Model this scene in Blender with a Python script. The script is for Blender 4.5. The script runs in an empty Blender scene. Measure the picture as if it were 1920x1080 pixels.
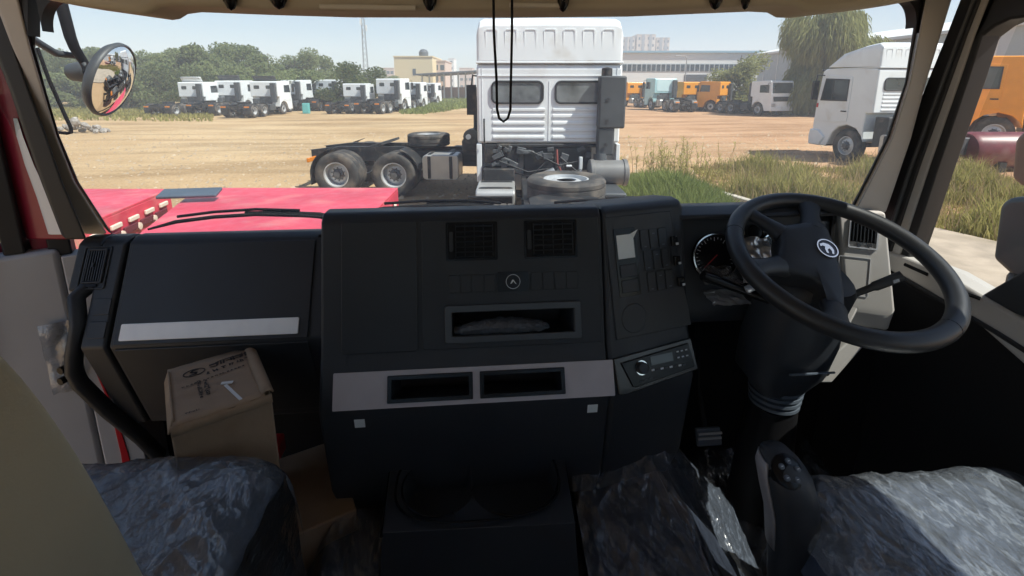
import bpy, bmesh, math, random
from mathutils import Vector, Matrix, Euler
R = math.radians
PI = math.pi
rnd = random.Random(7)
scene = bpy.context.scene
col = scene.collection

# ------------------------------------------------------------------ camera
FPX, PPX, PPY = 900.0, 960.0, 360.0          # focal length and principal point in photo pixels
EYE = Vector((0.0, 0.0, 2.55))
YAW, PITCH = R(5.0), math.atan(200 / 900)
cam_d = bpy.data.cameras.new('camera')
cam_d.sensor_width = 36.0
cam_d.lens = 36.0 * FPX / 1920
cam_d.shift_y = -180 / 1920
cam_d.clip_start = 0.02
cam_d.clip_end = 3000
cam = bpy.data.objects.new('camera', cam_d)
cam.location = EYE
cam.rotation_euler = (PI / 2 - PITCH, 0, -YAW)
col.objects.link(cam)
scene.camera = cam

# ------------------------------------------------------------------ sky and sun
SUN_AZ, SUN_EL = R(120), R(54)                # azimuth measured clockwise from +Y (straight ahead)
world = bpy.data.worlds.new('World')
scene.world = world
world.use_nodes = True
wn = world.node_tree
bg = wn.nodes['Background']
sky = wn.nodes.new('ShaderNodeTexSky')
sky.sky_type = 'NISHITA'
sky.sun_disc = False
sky.sun_elevation = SUN_EL
sky.sun_rotation = SUN_AZ
sky.altitude = 50
sky.air_density = 1.0
sky.dust_density = 0.6
sky.ozone_density = 2.2
wn.links.new(sky.outputs[0], bg.inputs[0])
bg.inputs[1].default_value = 0.082
sun_d = bpy.data.lights.new('sun', 'SUN')
sun_d.energy = 4.6
sun_d.angle = R(0.5)
sun_d.color = (1.0, 0.95, 0.87)
sun = bpy.data.objects.new('sun', sun_d)
to_sun = Vector((math.sin(SUN_AZ) * math.cos(SUN_EL), math.cos(SUN_AZ) * math.cos(SUN_EL), math.sin(SUN_EL)))
sun.rotation_euler = to_sun.to_track_quat('Z', 'Y').to_euler()
sun.location = to_sun * 50
col.objects.link(sun)
vs = scene.view_settings
vs.view_transform = 'Standard'
vs.look = 'None'
vs.exposure = 0.88
vs.gamma = 1.0
vs.use_curve_mapping = False
scene.cycles.max_bounces = 10
scene.cycles.diffuse_bounces = 5
scene.cycles.glossy_bounces = 4
scene.cycles.transmission_bounces = 6
scene.cycles.volume_bounces = 1
scene.cycles.transparent_max_bounces = 16
scene.cycles.use_denoising = True
scene.cycles.sample_clamp_indirect = 6.0
scene.cycles.caustics_reflective = False
scene.cycles.caustics_refractive = False

# ------------------------------------------------------------------ surveying helpers
_fw = Vector((math.sin(YAW) * math.cos(PITCH), math.cos(YAW) * math.cos(PITCH), -math.sin(PITCH)))
_rt = Vector((math.cos(YAW), -math.sin(YAW), 0))
_up = _rt.cross(_fw)
def ray(x, y): return _fw + _rt * ((x - PPX) / FPX) - _up * ((y - PPY) / FPX)
def pY(x, y, Y): d = ray(x, y); return EYE + d * (Y / d.y)
def pX(x, y, X): d = ray(x, y); return EYE + d * (X / d.x)
def pZ(x, y, Z=0.0): d = ray(x, y); return EYE + d * ((Z - EYE.z) / d.z)
def pD(x, y, D):
    d = ray(x, y); return EYE + d * (D / (d.x * math.sin(YAW) + d.y * math.cos(YAW)))
def pP(x, y, p0, n):
    d = ray(x, y); n = Vector(n); return EYE + d * ((Vector(p0) - EYE).dot(n) / d.dot(n))

# ------------------------------------------------------------------ materials
def mat(name, c, rough=.5, metal=0., var=.0, vs_=4., bump=0., bs=150., coat=0., spec=.5, c2=None, c2s=2., c2lo=.5, c2hi=.6, rvar=0.):
    m = bpy.data.materials.new(name); m.use_nodes = True
    nt = m.node_tree; b = nt.nodes['Principled BSDF']
    b.inputs['Roughness'].default_value = rough
    b.inputs['Metallic'].default_value = metal
    b.inputs['Specular IOR Level'].default_value = spec
    if coat: b.inputs['Coat Weight'].default_value = coat; b.inputs['Coat Roughness'].default_value = .08
    c = tuple(c) + (1,) if len(c) == 3 else c
    b.inputs['Base Color'].default_value = c
    tc = nt.nodes.new('ShaderNodeTexCoord')
    def noise(s, det=4):
        n = nt.nodes.new('ShaderNodeTexNoise'); n.inputs['Scale'].default_value = s; n.inputs['Detail'].default_value = det
        nt.links.new(tc.outputs['Object'], n.inputs['Vector']); return n
    out = None
    if var:
        n = noise(vs_); r = nt.nodes.new('ShaderNodeValToRGB')
        r.color_ramp.elements[0].position = .3; r.color_ramp.elements[1].position = .7
        r.color_ramp.elements[0].color = tuple(max(0, x * (1 - var)) for x in c[:3]) + (1,)
        r.color_ramp.elements[1].color = tuple(min(1, x * (1 + var)) for x in c[:3]) + (1,)
        nt.links.new(n.outputs['Fac'], r.inputs['Fac']); out = r.outputs['Color']
    if c2:
        n = noise(c2s, 8); r = nt.nodes.new('ShaderNodeMapRange'); r.inputs['From Min'].default_value = c2lo; r.inputs['From Max'].default_value = c2hi
        nt.links.new(n.outputs['Fac'], r.inputs['Value'])
        mx = nt.nodes.new('ShaderNodeMix'); mx.data_type = 'RGBA'
        nt.links.new(r.outputs['Result'], mx.inputs['Factor'])
        if out: nt.links.new(out, mx.inputs['A'])
        else: mx.inputs['A'].default_value = c
        mx.inputs['B'].default_value = tuple(c2) + (1,); out = mx.outputs['Result']
    if out: nt.links.new(out, b.inputs['Base Color'])
    if rvar:
        n = noise(9., 6); r = nt.nodes.new('ShaderNodeMapRange')
        r.inputs['From Min'].default_value = .3; r.inputs['From Max'].default_value = .7
        r.inputs['To Min'].default_value = max(.02, rough - rvar); r.inputs['To Max'].default_value = rough + rvar
        nt.links.new(n.outputs['Fac'], r.inputs['Value']); nt.links.new(r.outputs['Result'], b.inputs['Roughness'])
    if bump:
        n = noise(bs, 3); bp = nt.nodes.new('ShaderNodeBump'); bp.inputs['Strength'].default_value = bump; bp.inputs['Distance'].default_value = .6 / bs
        nt.links.new(n.outputs['Fac'], bp.inputs['Height']); nt.links.new(bp.outputs['Normal'], b.inputs['Normal'])
    return m
def glass_mat(name, tint=(.9, .95, .95), refl=.08, dust=0.):
    m = bpy.data.materials.new(name); m.use_nodes = True
    nt = m.node_tree; nt.nodes.clear()
    o = nt.nodes.new('ShaderNodeOutputMaterial'); t = nt.nodes.new('ShaderNodeBsdfTransparent'); g = nt.nodes.new('ShaderNodeBsdfGlossy')
    t.inputs['Color'].default_value = tuple(tint) + (1,); g.inputs['Roughness'].default_value = .02
    lw = nt.nodes.new('ShaderNodeLayerWeight'); lw.inputs['Blend'].default_value = .12
    mr = nt.nodes.new('ShaderNodeMath'); mr.operation = 'MULTIPLY'; mr.inputs[1].default_value = refl * 8
    nt.links.new(lw.outputs['Fresnel'], mr.inputs[0])
    cl = nt.nodes.new('ShaderNodeClamp'); nt.links.new(mr.outputs[0], cl.inputs[0]); cl.inputs[2].default_value = .9
    mx = nt.nodes.new('ShaderNodeMixShader'); nt.links.new(cl.outputs[0], mx.inputs[0])
    nt.links.new(t.outputs[0], mx.inputs[1]); nt.links.new(g.outputs[0], mx.inputs[2])
    last = mx.outputs[0]
    if dust:
        d = nt.nodes.new('ShaderNodeBsdfTranslucent'); d.inputs['Color'].default_value = (.75, .78, .8, 1)
        m2 = nt.nodes.new('ShaderNodeMixShader'); m2.inputs[0].default_value = dust
        nt.links.new(last, m2.inputs[1]); nt.links.new(d.outputs[0], m2.inputs[2]); last = m2.outputs[0]
    nt.links.new(last, o.inputs['Surface'])
    return m

# ------------------------------------------------------------------ mesh builder
WORLDROOT = set()
def _off(p):
    while p is not None and p.parent is not None: p = p.parent
    return Vector(p.location) if p is not None and p.name in WORLDROOT else Vector((0, 0, 0))
class MB:
    def __init__(s): s.v = []; s.f = []
    def add(s, vs_, fs):
        o = len(s.v); s.v += [Vector(p) for p in vs_]; s.f += [tuple(i + o for i in f) for f in fs]; return s
    def box(s, x0, x1, y0, y1, z0, z1, m=None):
        vs_ = [Vector(p) for p in ((x0, y0, z0), (x1, y0, z0), (x1, y1, z0), (x0, y1, z0), (x0, y0, z1), (x1, y0, z1), (x1, y1, z1), (x0, y1, z1))]
        if m is not None: vs_ = [m @ p for p in vs_]
        return s.add(vs_, [(0, 3, 2, 1), (4, 5, 6, 7), (0, 1, 5, 4), (1, 2, 6, 5), (2, 3, 7, 6), (3, 0, 4, 7)])
    def cbox(s, c, size, rot=(0, 0, 0)):
        m = Matrix.Translation(Vector(c)) @ Euler(rot).to_matrix().to_4x4()
        a, b, c_ = (k / 2 for k in size); return s.box(-a, a, -b, b, -c_, c_, m)
    def prism(s, pts, axis, a0, a1, m=None):
        n = len(pts)
        def mk(p, a):
            q = {'x': (a, p[0], p[1]), 'y': (p[0], a, p[1]), 'z': (p[0], p[1], a)}[axis]
            return m @ Vector(q) if m is not None else Vector(q)
        vs_ = [mk(p, a0) for p in pts] + [mk(p, a1) for p in pts]
        fs = [tuple(range(n - 1, -1, -1)), tuple(range(n, 2 * n))] + [(i, (i + 1) % n, n + (i + 1) % n, n + i) for i in range(n)]
        return s.add(vs_, fs)
    def loft(s, rings, cap=True, closed=True):
        n = len(rings[0]); vs_ = [p for r in rings for p in r]; fs = []
        for k in range(len(rings) - 1):
            for i in range(n if closed else n - 1):
                j = (i + 1) % n; fs.append((k * n + i, k * n + j, (k + 1) * n + j, (k + 1) * n + i))
        if cap: fs += [tuple(range(n - 1, -1, -1)), tuple(range((len(rings) - 1) * n, len(rings) * n))]
        return s.add(vs_, fs)
    def tube(s, path, r, n=8, closed=False, cap=True):
        path = [Vector(p) for p in path]; N = len(path); rings = []; ref = None
        for i, p in enumerate(path):
            a = path[(i - 1) % N] if (i or closed) else p; b = path[(i + 1) % N] if (i < N - 1 or closed) else p
            t = (b - a).normalized()
            if ref is None: ref = t.orthogonal().normalized()
            ref = (ref - t * ref.dot(t)).normalized(); w = t.cross(ref)
            rr = r[i] if isinstance(r, (list, tuple)) else r
            rings.append([p + (ref * math.cos(k * 2 * PI / n) + w * math.sin(k * 2 * PI / n)) * rr for k in range(n)])
        if closed: rings.append(rings[0]); cap = False
        return s.loft(rings, cap)
    def lathe(s, prof, c=(0, 0, 0), axis=(0, 0, 1), n=24, closed=False, a0=0., a1=2 * PI):
        c = Vector(c); ax = Vector(axis).normalized(); u = ax.orthogonal().normalized(); w = ax.cross(u)
        full = abs(a1 - a0 - 2 * PI) < 1e-6; k = n if full else n + 1
        pr = list(prof) + ([prof[0]] if closed else [])
        vs_ = []; fs = []
        for r, h in pr:
            for i in range(k):
                a = a0 + (a1 - a0) * i / n; vs_.append(c + ax * h + (u * math.cos(a) + w * math.sin(a)) * r)
        for q in range(len(pr) - 1):
            for i in range(n):
                j = (i + 1) % k; fs.append((q * k + i, q * k + j, (q + 1) * k + j, (q + 1) * k + i))
        return s.add(vs_, fs)
    def grid(s, nx, ny, fn):
        vs_ = [fn(i / nx, j / ny) for j in range(ny + 1) for i in range(nx + 1)]
        return s.add(vs_, [(j * (nx + 1) + i, j * (nx + 1) + i + 1, (j + 1) * (nx + 1) + i + 1, (j + 1) * (nx + 1) + i) for j in range(ny) for i in range(nx)])
    def poly(s, pts): return s.add(pts, [tuple(range(len(pts)))])
    def slab(s, pts, n, t):
        """flat polygon given by world points, thickened by t along -n"""
        n = Vector(n).normalized() * t; k = len(pts); pts = [Vector(p) for p in pts]
        return s.add(pts + [p - n for p in pts], [tuple(range(k)), tuple(range(2 * k - 1, k - 1, -1))] + [(i, k + i, k + (i + 1) % k, (i + 1) % k) for i in range(k)])
    def build(s, name, m, parent=None, bevel=0., seg=2, smooth=35, sub=0, solid=0., flip=True):
        me = bpy.data.meshes.new(name)
        o_ = _off(parent)
        me.from_pydata([p - o_ for p in s.v], [], s.f)
        if flip:
            bm = bmesh.new(); bm.from_mesh(me); bmesh.ops.recalc_face_normals(bm, faces=bm.faces); bm.to_mesh(me); bm.free()
        me.materials.append(m)
        if smooth:
            me.polygons.foreach_set('use_smooth', [True] * len(me.polygons))
            me.set_sharp_from_angle(angle=R(smooth))
        o = bpy.data.objects.new(name, me); col.objects.link(o)
        if parent is not None: o.parent = parent
        if solid: q = o.modifiers.new('solid', 'SOLIDIFY'); q.thickness = solid; q.offset = 0
        if bevel:
            q = o.modifiers.new('bevel', 'BEVEL'); q.width = bevel; q.segments = seg; q.limit_method = 'ANGLE'; q.angle_limit = R(32); q.harden_normals = False
            me.polygons.foreach_set('use_smooth', [True] * len(me.polygons))
            me.set_sharp_from_angle(angle=R(80))
            w = o.modifiers.new('wn', 'WEIGHTED_NORMAL'); w.keep_sharp = True
        if sub: q = o.modifiers.new('sub', 'SUBSURF'); q.levels = sub; q.render_levels = sub
        return o
def tag(o, label, cat, group=None, kind=None):
    if label: o['label'] = label
    if cat: o['category'] = cat
    if group: o['group'] = group
    if kind: o['kind'] = kind
    return o
def thing(name, label, cat, loc=(0, 0, 0), rz=0., group=None, world=False):
    o = bpy.data.objects.new(name, None); o.empty_display_size = .2
    o.location = loc; o.rotation_euler = (0, 0, rz); col.objects.link(o)
    if world: WORLDROOT.add(o.name)
    return tag(o, label, cat, group)
def structure(o): o['kind'] = 'structure'; return o
def copy_tree(o, parent=None):
    c = o.copy(); col.objects.link(c)
    if parent is not None: c.parent = parent
    for ch in list(o.children): copy_tree(ch, c)
    return c
def share(o, parent, loc, rot=None, scale=None):
    c = o.copy(); col.objects.link(c); c.parent = parent; c.location = loc
    if rot is not None: c.rotation_euler = rot
    if scale is not None: c.scale = scale
    for ch in list(o.children): copy_tree(ch, c)
    return c
def rrect(x0, x1, y0, y1, r, n=5):
    """rounded rectangle outline, counter-clockwise"""
    pts = []
    for cx, cy, a in ((x1 - r, y0 + r, -PI / 2), (x1 - r, y1 - r, 0), (x0 + r, y1 - r, PI / 2), (x0 + r, y0 + r, PI)):
        for k in range(n + 1): pts.append((cx + r * math.cos(a + k * PI / 2 / n), cy + r * math.sin(a + k * PI / 2 / n)))
    return pts
def ring_prism(mb, outer, inner, axis, a0, a1, m=None):
    """frame between two outlines with the same point count"""
    n = len(outer)
    def mk(p, a):
        q = Vector({'x': (a, p[0], p[1]), 'y': (p[0], a, p[1]), 'z': (p[0], p[1], a)}[axis]); return m @ q if m is not None else q
    vs_ = [mk(p, a0) for p in outer] + [mk(p, a0) for p in inner] + [mk(p, a1) for p in outer] + [mk(p, a1) for p in inner]
    fs = []
    for i in range(n):
        j = (i + 1) % n
        fs += [(i, j, n + j, n + i), (2 * n + i, 3 * n + i, 3 * n + j, 2 * n + j), (i, 2 * n + i, 2 * n + j, j), (n + i, n + j, 3 * n + j, 3 * n + i)]
    return mb.add(vs_, fs)
def lerp(a, b, t): return a + (b - a) * t
def text_mesh(name, body, size, m, parent, mw, ext=.0008, bold=0.):
    """lettering as a thin mesh; mw maps the text plane (x right, y up, z out) into the parent's space"""
    cu = bpy.data.curves.new(name, 'FONT'); cu.body = body; cu.size = size; cu.extrude = ext; cu.offset = bold; cu.resolution_u = 3
    t = bpy.data.objects.new(name, cu); col.objects.link(t)
    dg = bpy.context.evaluated_depsgraph_get(); me = bpy.data.meshes.new_from_object(t.evaluated_get(dg))
    col.objects.unlink(t); bpy.data.objects.remove(t)
    me.transform(mw); me.transform(Matrix.Translation(-_off(parent))); me.materials.clear(); me.materials.append(m)
    o = bpy.data.objects.new(name, me); col.objects.link(o); o.parent = parent
    return o
# ================================================================== OUTDOORS
# ---- materials
M = {}
M['white'] = mat('white_paint', (.78, .80, .81), .32, coat=.35, var=.05, vs_=1.5, c2=(.58, .54, .48), c2s=2.2, c2lo=.56, c2hi=.85)
M['orange'] = mat('orange_paint', (.86, .33, .015), .35, coat=.3, var=.06)
M['lblue'] = mat('light_blue_paint', (.42, .68, .72), .35, coat=.3, var=.05)
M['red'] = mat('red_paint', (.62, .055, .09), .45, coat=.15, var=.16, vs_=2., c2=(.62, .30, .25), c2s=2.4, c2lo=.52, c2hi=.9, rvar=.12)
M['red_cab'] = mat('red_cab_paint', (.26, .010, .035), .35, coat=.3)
M['chassis'] = mat('chassis_black', (.022, .023, .025), .55, var=.3, c2=(.14, .11, .08), c2s=5., c2lo=.55, c2hi=.75)
M['steel_dark'] = mat('dark_grey_plastic', (.06, .065, .07), .5, var=.15)
M['tyre'] = mat('tyre_rubber', (.045, .043, .042), .8, var=.2, c2=(.17, .14, .11), c2s=4., c2lo=.45, c2hi=.75, bump=.3, bs=60)
M['rim'] = mat('rim_silver', (.55, .56, .57), .45, .35, var=.12, vs_=8)
M['hub'] = mat('hub_grey', (.13, .13, .135), .5, .3, var=.3, vs_=12)
M['alu'] = mat('tank_aluminium', (.52, .51, .49), .42, .6, var=.08)
M['glass_d'] = mat('truck_window_glass', (.035, .045, .05), .06, spec=.8, var=.5, vs_=1.2)
M['glass_a'] = mat('rear_window_glass', (.16, .17, .175), .08, spec=.7, var=.55, vs_=3.)
M['rubber'] = mat('window_rubber', (.03, .03, .032), .6)
M['engine'] = mat('engine_grey', (.10, .105, .11), .5, .3, var=.5, vs_=6)
M['silver'] = mat('silver_pipe', (.5, .5, .5), .4, .6, var=.2)
M['amber'] = mat('amber_lens', (.7, .22, .02), .25)
M['tail_red'] = mat('red_lens', (.5, .02, .02), .25)
M['plate_grey'] = mat('grey_plate', (.075, .10, .13), .5, var=.1)
M['maroon'] = mat('maroon_tank_paint', (.16, .035, .04), .4, var=.25, c2=(.35, .24, .22), c2s=1.2, c2lo=.5, c2hi=.8)
M['concrete'] = mat('concrete_slab', (.40, .325, .245), .9, var=.2, vs_=3, bump=.4, bs=40, c2=(.30, .24, .17), c2s=1.1, c2lo=.52, c2hi=.72)
M['kerb'] = mat('kerb_concrete', (.48, .43, .36), .9, var=.2, vs_=5, bump=.4, bs=30)
M['wire'] = mat('galvanised_steel', (.35, .36, .37), .5, .5)
M['bark'] = mat('bark', (.10, .075, .05), .9, var=.3)
M['stone'] = mat('rubble_stone', (.30, .27, .24), .9, var=.3, vs_=3)
M['teal'] = mat('teal_cabinet_paint', (.12, .42, .42), .5)

def leaf_mat(name, a, b, tr=.35):
    m = bpy.data.materials.new(name); m.use_nodes = True; nt = m.node_tree; nt.nodes.clear()
    o = nt.nodes.new('ShaderNodeOutputMaterial'); d = nt.nodes.new('ShaderNodeBsdfDiffuse'); t = nt.nodes.new('ShaderNodeBsdfTranslucent'); x = nt.nodes.new('ShaderNodeMixShader'); x.inputs[0].default_value = tr
    g = nt.nodes.new('ShaderNodeNewGeometry'); oi = nt.nodes.new('ShaderNodeObjectInfo')
    ad = nt.nodes.new('ShaderNodeMath'); ad.operation = 'ADD'; nt.links.new(g.outputs['Random Per Island'], ad.inputs[0])
    ml = nt.nodes.new('ShaderNodeMath'); ml.operation = 'MULTIPLY'; ml.inputs[1].default_value = .5; nt.links.new(oi.outputs['Random'], ml.inputs[0]); nt.links.new(ml.outputs[0], ad.inputs[1])
    r = nt.nodes.new('ShaderNodeMapRange'); r.inputs['From Max'].default_value = 1.5; nt.links.new(ad.outputs[0], r.inputs['Value'])
    mx = nt.nodes.new('ShaderNodeMix'); mx.data_type = 'RGBA'; mx.inputs['A'].default_value = a + (1,); mx.inputs['B'].default_value = b + (1,)
    nt.links.new(r.outputs['Result'], mx.inputs['Factor'])
    nt.links.new(mx.outputs['Result'], d.inputs['Color']); nt.links.new(mx.outputs['Result'], t.inputs['Color'])
    nt.links.new(d.outputs[0], x.inputs[1]); nt.links.new(t.outputs[0], x.inputs[2]); nt.links.new(x.outputs[0], o.inputs['Surface'])
    return m
M['leaf'] = leaf_mat('tree_leaves', (.12, .15, .06), (.25, .28, .125), .45)
M['leaf_y'] = leaf_mat('yellow_green_leaves', (.20, .21, .075), (.36, .36, .15), .45)
M['grass'] = leaf_mat('grass_blades', (.19, .20, .05), (.50, .43, .17), .45)
M['grass_g'] = leaf_mat('green_grass_blades', (.17, .22, .06), (.34, .36, .13), .45)
M['straw'] = leaf_mat('dry_straw', (.30, .22, .12), (.48, .36, .2), .3)

def ground_mat():
    m = bpy.data.materials.new('dirt_yard'); m.use_nodes = True; nt = m.node_tree; b = nt.nodes['Principled BSDF']; b.inputs['Roughness'].default_value = .95; b.inputs['Specular IOR Level'].default_value = .1
    tc = nt.nodes.new('ShaderNodeTexCoord')
    def noise(s, det, sc=(1, 1, 1)):
        mp = nt.nodes.new('ShaderNodeMapping'); mp.inputs['Scale'].default_value = sc; nt.links.new(tc.outputs['Object'], mp.inputs['Vector'])
        n = nt.nodes.new('ShaderNodeTexNoise'); n.inputs['Scale'].default_value = s; n.inputs['Detail'].default_value = det; n.inputs['Roughness'].default_value = .62
        nt.links.new(mp.outputs['Vector'], n.inputs['Vector']); return n.outputs['Fac']
    def ramp(f, *st):
        r = nt.nodes.new('ShaderNodeValToRGB'); e = r.color_ramp.elements
        e[0].position, e[0].color = st[0][0], st[0][1] + (1,); e[1].position, e[1].color = st[-1][0], st[-1][1] + (1,)
        for p, c in st[1:-1]: q = e.new(p); q.color = c + (1,)
        nt.links.new(f, r.inputs['Fac']); return r.outputs['Color']
    def mix(a, b_, f, mode='MIX'):
        x = nt.nodes.new('ShaderNodeMix'); x.data_type = 'RGBA'; x.blend_type = mode
        if isinstance(f, float): x.inputs['Factor'].default_value = f
        else: nt.links.new(f, x.inputs['Factor'])
        nt.links.new(a, x.inputs['A']); nt.links.new(b_, x.inputs['B']); return x.outputs['Result']
    base = ramp(noise(.12, 6), (.34, (.42, .28, .15)), (.5, (.51, .36, .205)), (.68, (.58, .43, .26)))
    # redder earth towards the right of the yard
    sx = nt.nodes.new('ShaderNodeSeparateXYZ'); nt.links.new(tc.outputs['Object'], sx.inputs[0])
    ad = nt.nodes.new('ShaderNodeMath'); ad.operation = 'MULTIPLY_ADD'; nt.links.new(noise(.09, 5), ad.inputs[0]); ad.inputs[1].default_value = 24.; nt.links.new(sx.outputs['X'], ad.inputs[2])
    mr = nt.nodes.new('ShaderNodeMapRange'); mr.inputs['From Min'].default_value = 8.; mr.inputs['From Max'].default_value = 24.; nt.links.new(ad.outputs[0], mr.inputs['Value'])
    red = ramp(noise(.3, 6), (.35, (.45, .26, .145)), (.65, (.58, .36, .215)))
    c = mix(base, red, mr.outputs['Result'])
    # tyre tracks and damp streaks running across the yard
    tr = ramp(noise(.35, 8, (.22, 1.5, 1)), (.40, (.58, .55, .52)), (.5, (.9, .9, .9)), (.58, (1, 1, 1)))
    c = mix(c, tr, .65, 'MULTIPLY')
    peb = ramp(noise(14, 10), (.36, (.52, .48, .44)), (.48, (1, 1, 1)), (.7, (1.0, 1.0, 1.0)))
    c = mix(c, peb, .75, 'MULTIPLY')
    nt.links.new(c, b.inputs['Base Color'])
    bp = nt.nodes.new('ShaderNodeBump'); bp.inputs['Strength'].default_value = .7; bp.inputs['Distance'].default_value = .06
    nt.links.new(noise(7, 12), bp.inputs['Height']); nt.links.new(bp.outputs['Normal'], b.inputs['Normal'])
    return m
M['ground'] = ground_mat()

# ---- ground, apron, far verge
def hz(x, y):
    d = math.hypot(x, y)
    return 0.05 * math.sin(x * .31 + 1.3) * math.sin(y * .27) * min(1, max(0, (d - 8) / 15))
g = MB()
ys = [-60, -20, -5] + [k * 1.5 for k in range(0, 34)] + [55, 62, 70, 85, 105, 130, 170, 230, 320, 440, 600]
xs = [-600, -300, -150, -90, -60] + [-48 + k * 2. for k in range(0, 49)] + [60, 90, 150, 300, 600]
nx, ny = len(xs), len(ys)
g.add([(x, y, hz(x, y) if y < 48 and abs(x) < 48 else 0.) for y in ys for x in xs], [(j * nx + i, j * nx + i + 1, (j + 1) * nx + i + 1, (j + 1) * nx + i) for j in range(ny - 1) for i in range(nx - 1)])
structure(g.build('ground', M['ground'], smooth=60))
ap = MB().prism([(5.95, 8.9), (6.9, 8.75), (8.1, 8.1), (8.55, 6.7), (8.9, 4.5), (9.2, -3), (2.6, -3), (2.6, 6.0), (4.6, 8.2)], 'z', -.1, .07)
structure(ap.build('concrete_path', M['concrete'], bevel=.015))
kb = thing('kerb', 'low pale concrete kerb crossing the grass right of the white tractor', 'kerb', (5.75, 10.6, 0))
for k in range(3):
    MB().box(-.09, .09, -.43, .43, -.05, .13).build('kerb_stone', M['kerb'], kb, bevel=.02)
for k, c_ in enumerate(kb.children): c_.location = (-.17 + .19 * k, .88 - .885 * k, .006 * k); c_.rotation_euler = (0, 0, R(12))

# ---- grass (uncountable): blades as crossed triangles
def grass(name, label, pts_fn, n, h0, h1, mm, w=.012, seed=1):
    q = random.Random(seed); vs_, fs = [], []
    for _ in range(n):
        p = pts_fn(q)
        if p is None: continue
        x, y, hs = p; h = q.uniform(h0, h1) * hs; a = q.uniform(0, 2 * PI); lean = q.uniform(.1, .6) * h; b = q.uniform(0, 2 * PI); ww = w * q.uniform(.7, 1.6)
        z = hz(x, y) - .02; dx, dy = math.cos(a) * ww, math.sin(a) * ww; lx, ly = math.cos(b) * lean, math.sin(b) * lean
        o = len(vs_)
        vs_ += [(x - dx, y - dy, z), (x + dx, y + dy, z), (x + dx * .8 + lx * .35, y + dy * .8 + ly * .35, z + h * .6), (x - dx * .8 + lx * .35, y - dy * .8 + ly * .35, z + h * .6), (x + lx, y + ly, z + h)]
        fs += [(o, o + 1, o + 2, o + 3), (o + 3, o + 2, o + 4)]
    me = bpy.data.meshes.new(name); me.from_pydata(vs_, [], fs); me.materials.append(mm)
    ob = bpy.data.objects.new(name, me); col.objects.link(ob); return tag(ob, label, 'grass', kind='stuff')
def inpoly(x, y, P):
    c = False; j = len(P) - 1
    for i in range(len(P)):
        if (P[i][1] > y) != (P[j][1] > y) and x < (P[j][0] - P[i][0]) * (y - P[i][1]) / (P[j][1] - P[i][1]) + P[i][0]: c = not c
        j = i
    return c
from mathutils import noise as mnz
def mn_patch(x, y): return min(1., max(.2, .85 + 1.4 * mnz.noise((x * .55, y * .55, 4.2)) + .5 * mnz.noise((x * 1.7, y * 1.7, 1.))))
plot = [tuple(pZ(*p)[:2]) for p in ((1300, 318), (1420, 312), (1560, 318), (1700, 312), (1800, 318), (1960, 350))] + [(13.5, 4.0), (9.0, 4.5), (8.6, 6.7), (8.15, 8.15), (6.95, 8.8), (6.1, 9.0), (5.75, 10.9)]
def in_plot(q, c=[0]):
    for _ in range(8):
        x, y = q.uniform(5.4, 17), q.uniform(4, 16)
        if inpoly(x, y, plot):
            if mn_patch(x, y) < q.random(): return None
            cl = .35 + 1.5 * max(0, math.sin(x * 1.9 + math.sin(y * 1.3) * 2) * math.sin(y * 1.7 + x * .5))
            return x, y, cl
grass('verge_grass', 'yellow green rough grass covering the plot right of the kerb', in_plot, 64000, .12, .46, M['grass'], .010, 3)
def in_plot2(q):
    p = in_plot(q); return p and (p[0], p[1], 1.)
grass('dry_stalks', 'thin dry straw stalks standing above the rough verge grass', in_plot2, 3800, .25, .75, M['straw'], .006, 33)
def in_near(q):
    a, r = q.uniform(0, 2 * PI), math.sqrt(q.random())
    x, y = 4.55 + 1.05 * r * math.cos(a), 10.3 + 2.1 * r * math.sin(a)
    if abs(x - 5.75 + (y - 10.6) * .21) < .13: return None
    return x, y, 1.15 - .7 * r
grass('kerbside_grass', 'tall green weedy grass between the white tractor and the kerb', in_near, 15000, .2, .75, M['grass_g'], .011, 5)
def far_left(q):
    p = pZ(q.uniform(-60, 400), 205 + q.uniform(-6, 16) * (1 if q.random() < .8 else 1.4)); return p.x, p.y, 1.
grass('treeline_grass', 'green yellow grass strip along the foot of the left tree line', far_left, 16000, .12, .4, M['grass'], .05, 8)
def far_mid(q):
    t = q.random(); p = pZ(lerp(770, 890, t) + q.uniform(-25, 25), lerp(206, 190, t) + q.uniform(-9, 9)); return p.x, p.y, .8
grass('yard_bank_grass', 'green grass bank beside the last parked white tractor', far_mid, 7000, .2, .6, M['grass_g'], .06, 9)
# loose gravel lying on the yard
q = random.Random(21); vs_, fs = [], []
for _ in range(5200):
    p = pZ(q.uniform(-60, 1560), 160 + 900 * 2.55 / q.uniform(8.5, 26)); s_ = q.uniform(.012, .045) * (1 if q.random() < .9 else 1.9); o = len(vs_); z = hz(p.x, p.y)
    for dx, dy, dz in ((-1, -.6, 0), (.9, -.8, 0), (.2, 1, 0), (0, 0, 1.1), (.5, .1, .8)): vs_.append((p.x + dx * s_ * q.uniform(.7, 1.2), p.y + dy * s_ * q.uniform(.7, 1.2), z + dz * s_ * .8))
    fs += [(o, o + 1, o + 4), (o + 1, o + 2, o + 4), (o + 2, o, o + 3), (o, o + 4, o + 3), (o + 4, o + 2, o + 3)]
me = bpy.data.meshes.new('gravel'); me.from_pydata(vs_, [], fs); me.materials.append(mat('gravel_stone', (.42, .33, .23), .95, var=.35, vs_=2.))
gv = bpy.data.objects.new('gravel', me); col.objects.link(gv); tag(gv, 'loose gravel scattered over the dirt yard', 'gravel', kind='stuff')
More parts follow.
